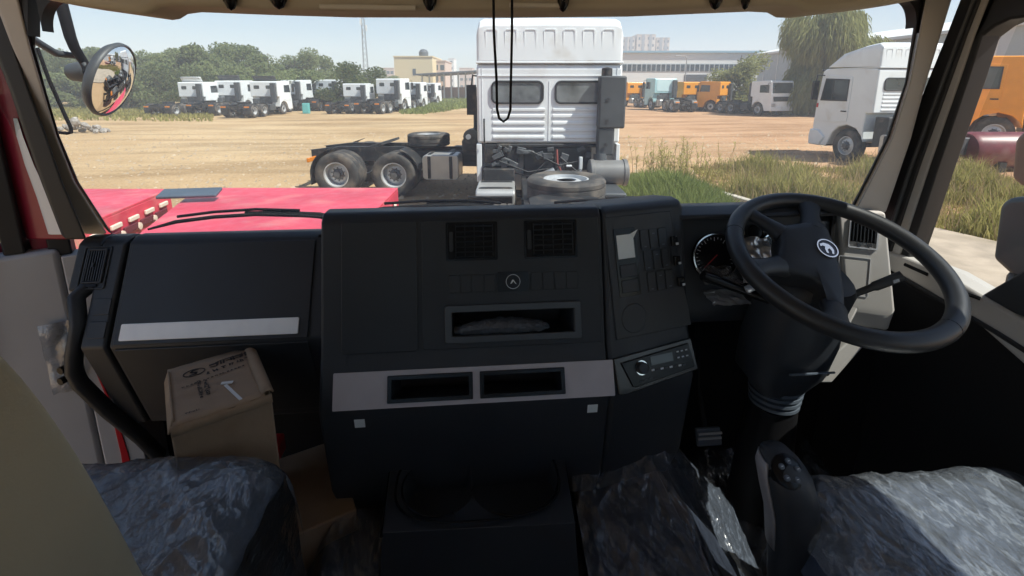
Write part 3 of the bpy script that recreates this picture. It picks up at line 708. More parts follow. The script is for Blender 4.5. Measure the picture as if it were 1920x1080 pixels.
MB().box(-.28, .28, -.25, .25, 0, .95).build('body', M['teal'], tc_, bevel=.03); MB().box(-.24, .24, -.262, -.252, .1, .85).build('door', M['teal'], tc_, bevel=.01)

# red steel decks just beyond the windscreen
def deck(name, label, pts, z, th, rail=None):
    c = sum((Vector(p) for p in pts), Vector()) / len(pts); t = thing(name, label, 'flatbed deck', (c.x, c.y, 0), world=True)
    a = MB(); a.prism([(p.x, p.y) for p in pts], 'z', z - .03, z); a.build('deck_plate', M['red'], t, bevel=.006)
    return t
zd = 1.3
e0 = [pZ(262, 437, zd), pZ(372, 352, zd), pZ(746, 352, zd), pZ(700, 398, zd)]
e0[0] = e0[1] + (pZ(262, 437, zd) - e0[1]) * 1.35; e0[3] = pZ(700, 398, zd) + (pZ(700, 398, zd) - e0[2]) * .6
t = deck('red_deck', 'broad sunlit red steel deck below the left half of the windscreen', e0, zd, .03)
n_ = (e0[3] - e0[2]); side = MB(); side.slab([e0[2] - Vector((0, 0, .03)), e0[3] - Vector((0, 0, .03)), e0[3] - Vector((0, 0, .42)), e0[2] - Vector((0, 0, .42))], (1, 0, 0), .04); side.build('side_board', M['red'], t, bevel=.005)
side = MB(); side.slab([e0[1] - Vector((0, 0, .03)), e0[0] - Vector((0, 0, .03)), e0[0] - Vector((0, 0, .4)), e0[1] - Vector((0, 0, .4))], (-1, 0, 0), .04); side.build('side_board', M['red'], t, bevel=.005)
for k in range(5):
    p = e0[2].lerp(e0[3], .15 + .2 * k) - Vector((0, 0, .16)); MB().lathe([(.045, 0), (.045, .03), (.0, .03)], p, (1, .3, 0), 12).build('side_marker', mat('cream_marker', (.75, .66, .55), .4) if k == 0 else bpy.data.materials['cream_marker'], t)
for k, u in enumerate((.30, .72)):
    p = e0[0].lerp(e0[3], .5).lerp(e0[1].lerp(e0[2], .5), .45) if k else None
e1 = [pZ(120, 412, zd), pZ(40, 360, zd), pZ(318, 354, zd), pZ(185, 408, zd)]
e1[3] = e1[2] + (pZ(188, 408, zd) - e1[2]) * 1.25; e1[0] = e1[3] + Vector((-2.4, .6, 0)); e1[1] = e1[2] + Vector((-3.2, .3, 0))
t = deck('red_deck', 'second red steel deck left of the slotted gap', e1, zd, .03)
va, vb = e1[2] - Vector((0, 0, .03)), e1[3] - Vector((0, 0, .03)); nn = (vb - va).cross(Vector((0, 0, 1))).normalized()
if nn.x < 0: nn = -nn
side = MB(); side.slab([va, vb, vb - Vector((0, 0, .36)), va - Vector((0, 0, .36))], nn, .04); side.build('side_board', M['red'], t, bevel=.005)
slot = mat('bracket_cream', (.72, .62, .5), .5); slot2 = mat('bracket_maroon', (.12, .02, .03), .5)
for k in range(5):
    u = .14 + .185 * k; p = va.lerp(vb, u) - Vector((0, 0, .17)) + nn * .006; d_ = (vb - va).normalized()
    rz_ = math.atan2(d_.y, d_.x); a = MB(); a.cbox(p + nn * .015 + Vector((0, 0, .06)), (.17, .03, .05), (0, 0, rz_)); a.build('bracket', slot, t, bevel=.008)
    a = MB(); a.cbox(p + nn * .012 - Vector((0, 0, .03)) + d_ * .07, (.24, .026, .07), (0, 0, rz_)); a.build('rail_slot', slot2, t, bevel=.006)
    a = MB(); a.lathe([(.04, 0), (.04, .03), (0, .034)], p + d_ * .24 - Vector((0, 0, .05)), nn, 10); a.build('marker', slot, t)
for dk in (e0, e1):
    own = [o for o in bpy.data.objects if o.name.startswith('red_deck') and o.parent is None][0 if dk is e0 else 1]; cc_ = sum(dk, Vector()) / 4
    for p in dk:
        q_ = p.lerp(cc_, .18); MB().box(q_.x - .08, q_.x + .08, q_.y - .08, q_.y + .08, -.05, zd - .03).build('leg', M['chassis'], own)
pg = pZ(356, 362, zd + .09)
o = MB().cbox((0, 0, 0), (.6, .2, .035)).build('grey_plate', M['plate_grey'], bevel=.01); o.location = pg; o.rotation_euler = (R(14), 0, R(4)); tag(o, 'flat blue-grey steel plate lying across the two red decks', 'plate')
for (dx, dz) in ((-.18, -.075), (.2, -.075)):
    pass

# ---- buildings
M['cream'] = mat('cream_render', (.66, .54, .34), .9, var=.05)
M['pink'] = mat('pinkish_render', (.56, .44, .38), .9, var=.05)
M['hall'] = mat('white_cladding', (.70, .70, .68), .7, var=.04, vs_=.3)
M['hall_g'] = mat('grey_cladding', (.42, .46, .48), .7, var=.06, vs_=.3)
M['roof_b'] = mat('blue_roof_edge', (.28, .42, .52), .6)
M['roof_d'] = mat('dark_shed_roof', (.075, .085, .10), .6, var=.2)
M['win'] = mat('building_window', (.06, .08, .10), .15, var=.4)
M['tower'] = mat('tower_concrete', (.55, .47, .40), .9, var=.08, vs_=.05)
M['tower_d'] = mat('tower_dark_bay', (.22, .23, .25), .8)
def bld(name, label, px0, px1, pyt, D, depth, m_, rz=None, win=None, rows=0, cols=0, ww=1., wh=1.2):
    a, b = pD(px0, 160, D), pD(px1, 160, D); h = pD((px0 + px1) / 2, pyt, D).z; w_ = (b - a).length
    t = thing(name, label, 'building', (a.x, a.y, 0), -YAW)
    MB().box(0, w_, 0, depth, -.2, h).build('wall', m_, t)
    MB().box(-.15, w_ + .15, -.15, depth + .15, h, h + .25).build('parapet', m_, t)
    for r in range(rows):
        for c in range(cols):
            x = w_ * (c + .5) / cols; z = h * (r + .6) / (rows + .15)
            MB().box(x - ww / 2, x + ww / 2, -.06, .02, z - wh / 2, z + wh / 2).build('window', M['win'], t)
    return t, w_, h
t, w_, h = bld('cream_building', 'cream flat-roofed block with a dark water tank on its roof', 741, 812, 107, 110, 14, M['cream'])
for z in (h - 3.2, h - 6.6): MB().box(w_ * .52 - .35, w_ * .52 + .35, -.06, .02, z - .7, z + .7).build('window', M['win'], t)
MB().lathe([(0, 0), (1.0, 0), (1.1, .9), (.7, 1.5), (0, 1.7)], (w_ * .72, 3, h + .25), n=16).build('water_tank', M['roof_d'], t)
bld('pink_building', 'pinkish block adjoining the cream building', 813, 836, 115, 116, 12, M['pink'], rows=3, cols=2, ww=.9)
bld('far_block', 'thin pale tower far behind the dark shed', 842, 852, 110, 260, 12, M['hall'], rows=5, cols=1, ww=1.4)
bld('far_block', 'low pale block left of the cream building', 718, 740, 128, 200, 14, M['pink'], rows=3, cols=3, ww=1.2)
bld('far_block', 'low pale block right of the thin far tower', 862, 886, 128, 240, 14, M['pink'], rows=3, cols=3, ww=1.4)
towers = [(1162, 1186, 70, 'leftmost tower block with warm bays above the factory roof', 'tower'), (1190, 1224, 65, 'tallest tower block above the factory roof', 'tower'), (1226, 1250, 71, 'rightmost tower block above the factory roof', 'tower')]
for a0, a1, yt, lb, mm in towers:
    t, w_, h = bld('tower_block', lb, a0, a1, yt, 300, 14, M[mm], rows=8, cols=4, ww=1.1, wh=1.5)
    for k in (0.33, .72): MB().box(w_ * k - .8, w_ * k + .8, -.3, .1, 0, h + .1).build('dark_bay', M['tower_d'], t)
# open dark shed
a, b = pD(792, 160, 92), pD(900, 160, 92); w_ = (b - a).length; t = thing('open_shed', 'long dark-roofed open shed right of the cream building', 'shed', (a.x, a.y, 0), -YAW)
MB().prism([(-1, 4.35), (-1, 4.6), (w_ + 6, 5.6), (w_ + 6, 5.3)], 'y', -2, 14).build('roof', M['roof_d'], t)
for k in range(9): MB().box(k * w_ / 8 - .12, k * w_ / 8 + .12, -.2, .2, 0, 4.5 + .1 * k).build('column', M['hall_g'], t)
MB().box(-2, w_ + 4, 5, 5.2, 0, 2.2).build('back_wall', mat('rust_brick', (.42, .22, .12), .9, var=.1), t)
# white factory with window band
a, b = pD(1120, 160, 78), pD(1480, 160, 78); w_ = (b - a).length; h = pD(1260, 99, 78).z; t = thing('factory_hall', 'long white factory hall with a band of dark windows and blue roof edge', 'building', (a.x, a.y, 0), -YAW)
MB().box(0, w_, 0, 25, -.2, h).build('wall', M['hall'], t); MB().box(-.3, w_ + .3, -.35, 25.3, h, h + .3).build('roof_edge', M['roof_b'], t)
zb = pD(1260, 127, 78).z
MB().box(0, w_, -.05, .02, zb - .62, zb + .62).build('window_band', M['hall_g'], t)
nwin = 40
for k in range(nwin):
    x = (k + .5) * w_ / nwin
    MB().box(x - .28, x + .28, -.09, .0, zb - .5, zb + .5).build('window', M['win'], t)
d0 = pD(1282, 150, 78); d1 = pD(1322, 150, 78); x0 = (d0 - a).length; MB().box(x0, x0 + 3.6, -.06, .03, 0, 4.2).build('gate', M['roof_d'], t)
# grey warehouse running towards us on the right
A_, B_ = pD(1418, 160, 74), Vector((pD(1990, 160, 34).x, pD(1990, 160, 34).y, 2.55)); A_.z = 0; B_.z = 0
dv = (B_ - A_); Lw = dv.length; rzw = math.atan2(dv.y, dv.x); h = pD(1418, 104, 74).z
t = thing('warehouse', 'pale grey warehouse with shallow roof behind the willow on the right', 'building', A_, rzw)
MB().box(0, Lw, 0, 18, -.2, h).build('wall', M['hall_g'], t); MB().prism([(-.6, h), (-.6, h + .25), (9, h + 2.2), (18.6, h + .25), (18.6, h)], 'x', -.5, Lw + .5).build('roof', M['hall'], t)
for k in range(12):
    x = (k + .5) * Lw / 12; MB().box(x - .06, x + .06, -.06, .0, 0, h).build('downpipe', M['hall'], t)
# boundary wall under the far trees on the right
# lattice mast
pm = pD(688, 160, 105); hm = pD(684, 30, 105).z
t = thing('lattice_mast', 'tall thin lattice mast rising from the tree line', 'mast', (pm.x, pm.y, 0)); m_ = MB()
for sx, sy in ((-1, -1), (1, -1), (1, 1), (-1, 1)): m_.tube([(sx * .55, sy * .55, 0), (sx * .25, sy * .25, hm)], .06, 4)
m_.build('leg', M['wire'], t); m_ = MB()
nseg = 14
for k in range(nseg):
    z0, z1 = hm * k / nseg, hm * (k + 1) / nseg; w0, w1 = lerp(.55, .25, k / nseg), lerp(.55, .25, (k + 1) / nseg)
    for i in range(4):
        c0 = ((-1, -1), (1, -1), (1, 1), (-1, 1))[i]; c1 = ((-1, -1), (1, -1), (1, 1), (-1, 1))[(i + 1) % 4]
        m_.tube([(c0[0] * w0, c0[1] * w0, z0), (c1[0] * w1, c1[1] * w1, z1)], .035, 3)
m_.build('brace', M['wire'], t)
m_ = MB()
for k, (z, a) in enumerate(((hm * .86, .3), (hm * .8, 2.2), (hm * .93, 4.0))): m_.cbox((math.cos(a) * .6, math.sin(a) * .6, z), (.3, .3, 1.2))
m_.build('antenna', M['hall'], t)
pl = pD(1284, 160, 66)
t = thing('lamp_post', 'slim lamp post in front of the factory window band', 'lamp post', (pl.x, pl.y, 0)); hh = pD(1284, 106, 66).z
MB().tube([(0, 0, 0), (0, 0, hh - .3), (-.2, 0, hh), (-1.2, 0, hh + .1)], [.09, .06, .05, .04], 8).build('pole', M['wire'], t); MB().cbox((-1.3, 0, hh + .08), (.6, .22, .1)).build('lamp_head', M['wire'], t, bevel=.02)

# ---- the dusty air over the yard
hzm = bpy.data.materials.new('hazy_air'); hzm.use_nodes = True; hn = hzm.node_tree; hn.nodes.clear()
ho_ = hn.nodes.new('ShaderNodeOutputMaterial'); hv = hn.nodes.new('ShaderNodeVolumePrincipled'); hv.inputs['Density'].default_value = .0021; hv.inputs['Color'].default_value = (.86, .92, 1, 1); hv.inputs['Anisotropy'].default_value = 0.
hn.links.new(hv.outputs[0], ho_.inputs['Volume'])
hb = MB().box(-605, 605, -65, 605, -1.2, 45).build('haze', hzm, smooth=0); tag(hb, 'thin pale haze softening the far trees and buildings', 'haze', kind='stuff')
# ================================================================== THE CAB WE SIT IN
from mathutils import noise as mn
M['dash'] = mat('dash_plastic', (.025, .029, .035), .5, var=.08, bump=.35, bs=700, spec=.45, rvar=.06)
M['dash2'] = mat('panel_plastic', (.0205, .0242, .0295), .46, var=.08, bump=.3, bs=700, spec=.45, rvar=.06)
M['gloss'] = mat('piano_black', (.008, .008, .009), .2, spec=.22, rvar=.06)
M['black'] = mat('matte_black', (.006, .006, .007), .7, spec=.2)
M['trim'] = mat('beige_trim', (.47, .45, .42), .6, var=.05, bump=.15, bs=500)
M['header'] = mat('tan_header_lining', (.47, .42, .32), .85, var=.06, bump=.2, bs=400)
M['seal'] = mat('door_seal_rubber', (.010, .010, .011), .55)
M['silv'] = mat('brushed_silver_strip', (.93, .95, .97), .3, .0, var=.04, vs_=30)
M['silv2'] = mat('pearl_pinkish_strip', (.50, .46, .47), .42, .0, var=.04, vs_=30)
M['chrome'] = mat('chrome_bezel', (.75, .74, .72), .14, 1., rvar=.05)
M['card'] = mat('cardboard', (.34, .245, .165), .85, var=.10, vs_=9, bump=.15, bs=120, c2=(.27, .19, .125), c2s=14., c2lo=.5, c2hi=.75)
M['ink'] = mat('carton_ink', (.05, .04, .035), .8)
M['tape'] = mat('white_tape', (.72, .72, .72), .35)
M['navy'] = mat('navy_seat_cloth', (.035, .05, .085), .85, var=.15, vs_=60, bump=.4, bs=300)
M['tan'] = mat('olive_tan_cloth', (.40, .355, .25), .9, var=.05, vs_=6, bump=.2, bs=350)
M['leatherette'] = mat('steering_rim_black', (.020, .022, .025), .42, bump=.2, bs=700)
M['print'] = mat('pale_print', (.62, .64, .66), .5)
M['paper'] = mat('white_sticker', (.78, .82, .80), .6)
M['doorgrey'] = mat('light_grey_door_panel', (.42, .43, .45), .5, var=.05)
M['boot'] = mat('grey_rubber_boot', (.085, .105, .13), .5)
M['mirror'] = mat('mirror_glass', (.85, .86, .87), .02, 1.)
M['carpet'] = mat('black_floor_mat', (.012, .012, .013), .9, bump=.3, bs=200)
M['redbit'] = mat('red_plastic', (.5, .02, .03), .35)
M['windscreen'] = glass_mat('windscreen_glass', (.91, .94, .94), .06, .03)
M['door_glass'] = glass_mat('door_window_glass', (.90, .92, .92), .05)

def film_mat(name, a=.22, white=.10, tint=(.55, .62, .72)):
    m = bpy.data.materials.new(name); m.use_nodes = True; nt = m.node_tree; nt.nodes.clear()
    o = nt.nodes.new('ShaderNodeOutputMaterial'); t = nt.nodes.new('ShaderNodeBsdfTransparent'); g = nt.nodes.new('ShaderNodeBsdfGlossy'); d = nt.nodes.new('ShaderNodeBsdfDiffuse')
    t.inputs['Color'].default_value = (.86, .88, .9, 1); g.inputs['Roughness'].default_value = .24; d.inputs['Color'].default_value = tint + (1,)
    tc = nt.nodes.new('ShaderNodeTexCoord')
    mp = nt.nodes.new('ShaderNodeMapping'); mp.inputs['Rotation'].default_value = (0, 0, .6); mp.inputs['Scale'].default_value = (1, .38, 1); nt.links.new(tc.outputs['Object'], mp.inputs['Vector'])
    n = nt.nodes.new('ShaderNodeTexNoise'); n.inputs['Scale'].default_value = 22; n.inputs['Detail'].default_value = 4; n.inputs['Roughness'].default_value = .6; nt.links.new(mp.outputs['Vector'], n.inputs['Vector'])
    sb = nt.nodes.new('ShaderNodeMath'); sb.operation = 'SUBTRACT'; sb.inputs[1].default_value = .5; nt.links.new(n.outputs['Fac'], sb.inputs[0])
    ab = nt.nodes.new('ShaderNodeMath'); ab.operation = 'ABSOLUTE'; nt.links.new(sb.outputs[0], ab.inputs[0])
    nd = nt.nodes.new('ShaderNodeTexNoise'); nd.inputs['Scale'].default_value = 9; nt.links.new(mp.outputs['Vector'], nd.inputs['Vector'])
    vm = nt.nodes.new('ShaderNodeVectorMath'); vm.operation = 'MULTIPLY_ADD'; vm.inputs[1].default_value = (.10, .10, .10); nt.links.new(nd.outputs['Color'], vm.inputs[0]); nt.links.new(mp.outputs['Vector'], vm.inputs[2])
    vo_ = nt.nodes.new('ShaderNodeTexVoronoi'); vo_.inputs['Scale'].default_value = 10; nt.links.new(vm.outputs['Vector'], vo_.inputs['Vector'])
    hs = nt.nodes.new('ShaderNodeMath'); hs.operation = 'MULTIPLY_ADD'; hs.inputs[1].default_value = 1.1; nt.links.new(ab.outputs[0], hs.inputs[0]); nt.links.new(vo_.outputs['Distance'], hs.inputs[2])
    bp = nt.nodes.new('ShaderNodeBump'); bp.inputs['Strength'].default_value = .6; bp.inputs['Distance'].default_value = .016; nt.links.new(hs.outputs[0], bp.inputs['Height'])
    nt.links.new(bp.outputs['Normal'], g.inputs['Normal']); nt.links.new(bp.outputs['Normal'], d.inputs['Normal'])
    cr = nt.nodes.new('ShaderNodeMapRange'); cr.inputs['From Min'].default_value = 0.; cr.inputs['From Max'].default_value = .03; cr.inputs['To Min'].default_value = white * .9; cr.inputs['To Max'].default_value = 0.; nt.links.new(ab.outputs[0], cr.inputs['Value'])  # whitens the crease lines, painting in glints along the folds
    mr = nt.nodes.new('ShaderNodeMath'); mr.operation = 'ADD'; mr.use_clamp = True; mr.inputs[0].default_value = white * .8; nt.links.new(cr.outputs['Result'], mr.inputs[1])
    m1 = nt.nodes.new('ShaderNodeMixShader'); nt.links.new(mr.outputs[0], m1.inputs[0]); nt.links.new(t.outputs[0], m1.inputs[1]); nt.links.new(d.outputs[0], m1.inputs[2])
    fr = nt.nodes.new('ShaderNodeFresnel'); fr.inputs['IOR'].default_value = 1.45; nt.links.new(bp.outputs['Normal'], fr.inputs['Normal'])
    ad = nt.nodes.new('ShaderNodeMath'); ad.operation = 'MULTIPLY_ADD'; ad.inputs[1].default_value = 1.0; ad.inputs[2].default_value = a * .35; ad.use_clamp = True; nt.links.new(fr.outputs[0], ad.inputs[0])
    m2 = nt.nodes.new('ShaderNodeMixShader'); nt.links.new(ad.outputs[0], m2.inputs[0]); nt.links.new(m1.outputs[0], m2.inputs[1]); nt.links.new(g.outputs[0], m2.inputs[2])
    nt.links.new(m2.outputs[0], o.inputs['Surface']); return m
M['film'] = film_mat('clear_plastic_film', .3, .2, (.60, .68, .78))
M['film_d'] = film_mat('thin_plastic_film', .15, .12, (.5, .60, .76))

def cut(o, *cutters):
    """boolean difference, applied at once; the cutting shapes are removed again"""
    for c in cutters:
        cm = c.build('cutting_shape', M['black'], smooth=0)
        md = o.modifiers.new('cut', 'BOOLEAN'); md.object = cm; md.operation = 'DIFFERENCE'; md.solver = 'EXACT'
        bpy.context.view_layer.update()
        dg = bpy.context.evaluated_depsgraph_get(); me = bpy.data.meshes.new_from_object(o.evaluated_get(dg))
        o.modifiers.clear(); old = o.data; o.data = me; bpy.data.meshes.remove(old); bpy.data.objects.remove(cm)
    return o
def bev(o, w, seg=2):
    q = o.modifiers.new('bevel', 'BEVEL'); q.width = w; q.segments = seg; q.limit_method = 'ANGLE'; q.angle_limit = R(32)
    o.data.polygons.foreach_set('use_smooth', [True] * len(o.data.polygons)); o.data.set_sharp_from_angle(angle=R(80))
    q = o.modifiers.new('wn', 'WEIGHTED_NORMAL'); q.keep_sharp = True
    return o
class Pl:
    """flat face of the dash: u along it, v up it, w out of it"""
    def __init__(s, p0, p1, ang=0.):
        s.o = Vector(p0); ax = Vector((math.cos(ang), math.sin(ang), 0)); d = Vector(p1) - s.o; d = (d - ax * d.dot(ax)).normalized()
        n = ax.cross(-d); s.m = Matrix(((ax.x, -d.x, n.x, s.o.x), (ax.y, -d.y, n.y, s.o.y), (ax.z, -d.z, n.z, s.o.z), (0, 0, 0, 1)))
    def box(s, mb, u0, u1, s0, s1, w0, w1): return mb.box(u0, u1, -s1, -s0, w0, w1, s.m)
    def rr(s, mb, u0, u1, s0, s1, r, w0, w1): return mb.prism(rrect(u0, u1, -s1, -s0, r, 4), 'z', w0, w1, s.m)
    def ring(s, mb, u0, u1, s0, s1, r, b, w0, w1): return ring_prism(mb, rrect(u0, u1, -s1, -s0, r, 4), rrect(u0 + b, u1 - b, -s1 + b, -s0 - b, max(r - b, r * .4), 4), 'z', w0, w1, s.m)
    def pt(s, u, sd, w=0.): return s.m @ Vector((u, -sd, w))
    def n(s): return s.m.to_3x3() @ Vector((0, 0, 1))

# ---------------------------------------------------------------- cab shell
cs = thing('cab_shell', 'cab shell around us: windscreen, pillars, tan header lining, roof and floor', 'truck cab', (.1, 1.0, 1.2), world=True)
MB().box(-1.05, 1.25, -.9, 1.62, 1.13, 1.22).build('floor', M['carpet'], cs)
MB().box(-1.08, 1.28, -1.3, 1.16, 2.97, 3.02).build('roof', M['header'], cs)
rw = mat('rear_wall_lining', (.58, .57, .54), .9)
for x0, x1, z0, z1 in ((-1.08, 1.262, 1.2, 2.15), (-1.08, 1.262, 2.72, 2.97), (-1.08, -.9, 2.15, 2.72), (-.02, .2, 2.15, 2.72), (1.08, 1.262, 2.15, 2.72)): MB().box(x0, x1, -1.06, -1.0, z0, z1).build('rear_wall', rw, cs)
for x0, x1 in ((-.9, -.02), (.2, 1.08)): MB().box(x0, x1, -1.035, -1.03, 2.15, 2.72).build('rear_window', glass_mat('rear_pane', (.85, .88, .88), .05) if 'rear_pane' not in bpy.data.materials else bpy.data.materials['rear_pane'], cs)
edge = [(60, -6), (100, 1), (130, 6), (200, 16), (270, 26), (284, 24), (300, 14), (330, 10), (480, 16), (640, 21), (960, 22), (1200, 20), (1450, 10), (1488, 12), (1506, 22), (1530, 23), (1600, 15), (1690, 4), (1740, -4)]
pts = [pY(x, y, 1.0) for x, y in edge]; poly = [(p.x, p.z) for p in pts] + [(1.15, 2.96), (-.95, 2.96)]
MB().prism(poly, 'y', .99, 1.10).build('header_lining', M['header'], cs, bevel=.012, seg=3)
MB().prism([(-.97, 2.78), (1.17, 2.78), (1.17, 2.97), (-.97, 2.97)], 'y', 1.10, 1.19).build('windscreen_header', M['seal'], cs)
for x, y, r in ((432, 3, .012), (522, 1, .015), (806, 5, .013), (1056, 7, .011), (1342, 3, .013), (1398, 3, .009)):
    p = pY(x, y, .985); MB().lathe([(r * 1.2, .02), (r, .0), (r * .55, -.012), (0, -.016)], p, (0, 0, 1), 12).build('trim_clip', M['gloss'], cs)
for (x0, x1, y) in ((600, 780, 14), (955, 1050, 11)):
    a, b = pY(x0, y, .988), pY(x1, y, .988); MB().box(a.x, b.x, .982, .992, a.z - .003, a.z + .006).build('visor_edge', mat('pale_visor', (.62, .58, .48), .7) if 'pale_visor' not in bpy.data.materials else bpy.data.materials['pale_visor'], cs, bevel=.002)
# windscreen: gently curved glass
def ws_fn(u, v):
    x = lerp(-1.09, 1.29, u); k = (2 * u - 1) ** 2
    return Vector((x, lerp(1.485, 1.20, v) - .10 * k, lerp(2.07, 2.90, v)))
MB().grid(24, 8, ws_fn).build('windscreen', M['windscreen'], cs, solid=.005)
# A-pillars: beige trims, rubber gaskets, painted outer post
def strip(name, L, Rr, m_, back=(0, .05, 0), bevel=.006, parent=cs, sm=True):
    """lofted band through left edge and right edge points with depth"""
    b = Vector(back); rings = [[l, r, r + b, l + b] for l, r in zip(L, Rr)]
    return MB().loft(rings).build(name, m_, parent, bevel=bevel)
ysl = (-30, 0, 85, 170, 255, 341, 440); 
Yl = [lerp(1.14, 1.22, k / 6) for k in range(7)]
Ll = [pY(x, y, Y) for x, y, Y in zip((-22, -8, 22, 53, 84, 114, 158), ysl, Yl)]; Lr = [pY(x, y, Y) for x, y, Y in zip((22, 36, 57, 82, 107, 141, 203), ysl, Yl)]
strip('pillar_trim', Ll, Lr, M['trim'], (-.04, .04, 0))
Gl = [p + Vector((-.012, .02, 0)) for p in Lr]; Gr = [pY(x, y, Y + .03) for x, y, Y in zip((74, 70, 66, 86, 112, 148, 212), ysl, Yl)]
strip('windscreen_gasket', Gl, Gr, M['seal'], (-.095, .10, 0), .004)
ysr = (-30, 0, 155, 260, 363, 400)
Yr = [lerp(1.13, 1.2, k / 5) for k in range(6)]
Rl = [pY(x, y, Y) for x, y, Y in zip((1742, 1735, 1705, 1671, 1619, 1600), ysr, Yr)]; Rr_ = [pY(x, y, Y) for x, y, Y in zip((1792, 1784, 1736, 1708, 1673, 1660), ysr, Yr)]
strip('pillar_trim', Rl, Rr_, M['trim'], (.04, .04, 0))
strip('windscreen_gasket', [pY(x, y, Y + .03) for x, y, Y in zip((1724, 1720, 1696, 1660, 1608, 1588), ysr, Yr)], [p + Vector((.012, .02, 0)) for p in Rl], M['seal'], (.11, .10, 0), .004)
# corner fillets of the windscreen surround (upper corners are rounded)
for s_, cx in ((-1, 70), (1, 1724)):
    c0 = pY(cx, 12, 1.16); a = MB(); n_ = 8; pts = [Vector((c0.x, 1.16, c0.z + .1)), ]
    for k in range(n_ + 1):
        t = k / n_ * PI / 2; pts.append(Vector((c0.x - s_ * .045 * (1 - math.cos(t)) * 1.0, 1.16, c0.z - .05 + .05 * math.sin(t) * 1.3)))
    a.slab(pts + [Vector((c0.x + s_ * .03, 1.16, c0.z + .1)), Vector((c0.x + s_ * .03, 1.16, c0.z - .06))], (0, -1, 0), .03); a.build('gasket_corner', M['seal'], cs)
# outer post, black seal bands and door seal left
def vstrip(name, xsL, xsR, yy, X, m_, back=(-.03, 0, 0), parent=cs):
    L = [pX(x, y, X) for x, y in zip(xsL, yy)]; Q = [pX(x, y, X) for x, y in zip(xsR, yy)]
    return strip(name, L, Q, m_, back, .003, parent)
yv = (-20, 85, 170, 255, 341, 450)
strip('door_seal', [pY(x, y, 1.17) for x, y in zip((-60, -12, 22, 50, 80, 122), yv)], [pY(x, y, 1.17) for x, y in zip((-12, 26, 56, 88, 118, 164), yv)], M['seal'], (-.03, .03, 0))
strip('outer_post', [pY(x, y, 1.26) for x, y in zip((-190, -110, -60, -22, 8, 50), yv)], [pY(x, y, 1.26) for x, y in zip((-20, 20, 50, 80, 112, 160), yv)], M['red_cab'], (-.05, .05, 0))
strip('gap_light_strip', [pY(x, y, 1.255) for x, y in zip((30, 36, 52, 74, 96), (222, 255, 310, 370, 440))], [pY(x, y, 1.255) for x, y in zip((33, 43, 64, 92, 122), (222, 255, 310, 370, 440))], M['white'], (-.01, .004, 0))  # white strip stands in for daylight through the gap between post and door
# hanging black cord loop
cd_ = thing('hanging_cord', 'thin black cord loop hanging from the header in front of the white cab', 'cord', pY(942, 0, 1.0) + Vector((0, -.03, .2)), world=True)
path = [pY(925, -40, .97), pY(926, 60, .97), pY(931, 150, .97), pY(932, 205, .97), pY(936, 222, .97), pY(944, 228, .97), pY(952, 222, .97), pY(957, 206, .97), pY(958, 150, .97), pY(960, 60, .97), pY(960, -40, .97)]
MB().tube(path, .0026, 8).build('loop', M['black'], cd_)

# ---------------------------------------------------------------- dashboard
PD = Pl((0, 1.2, 2.174), (0, 1.076, 1.962)); PLo = Pl((0, 1.076, 1.962), (0, 1.16, 1.70)); PC = Pl((0, 1.10, 2.242), (0, 1.015, 1.952)); PS = Pl((0, 1.0, 1.92), (0, .965, 1.838)); PF = Pl((0, .965, 1.838), (0, 1.0, 1.60))
AG = R(15); PR = Pl((.313, 1.10, 2.242), (.313, 1.015, 1.952), AG); PRS = Pl((.313, 1.0, 1.92), (.313, .965, 1.838), AG); PRF = Pl((.313, .965, 1.838), (.313, 1.0, 1.60), AG)
da = thing('dashboard', 'black wraparound dashboard with glovebox, centre console and switch panel', 'dashboard', (.1, 1.25, 1.45), world=True)
prof = [(1.44, 2.11), (1.25, 2.182), (1.222, 2.184), (1.2, 2.174), (1.076, 1.962), (1.16, 1.70), (1.30, 1.62), (1.47, 1.62)]
gb = MB().prism(prof, 'x', -.838, -.352).build('passenger_dash', M['dash'], da); bev(gb, .008, 3)
lf = MB().prism([(1.40, 2.12), (1.25, 2.182), (1.222, 2.184), (1.2, 2.174), (1.142, 2.075), (1.142, 2.075)][:5] + [(1.076, 1.962), (1.16, 1.70), (1.3, 1.64), (1.40, 1.64)], 'x', -.9, -.845).build('dash_end', M['dash'], da); bev(lf, .007, 3)
vc = MB().prism([(1.40, 2.12), (1.25, 2.182), (1.222, 2.184), (1.2, 2.174), (1.142, 2.075), (1.17, 2.06), (1.40, 2.06)], 'x', -.955, -.8995).build('dash_end_corner', M['dash'], da); bev(vc, .007, 3)
b = MB(); PD.rr(b, -.826, -.392, .006, .243, .004, .0005, .005); bev(b.build('glovebox_lid', M['dash2'], da), .002)
b = MB(); PLo.rr(b, -.826, -.392, .006, .25, .004, .0005, .004); bev(b.build('glovebox_lower_lid', M['dash2'], da), .002)
b = MB(); PD.rr(b, -.813, -.414, .195, .233, .003, .0053, .009); bev(b.build('silver_strip', M['silv'], da), .0015)
MB().prism([(1.205, 2.18), (1.185, 2.14), (1.3, 2.14)], 'x', -.388, -.352).build('dash_gap', M['black'], da)
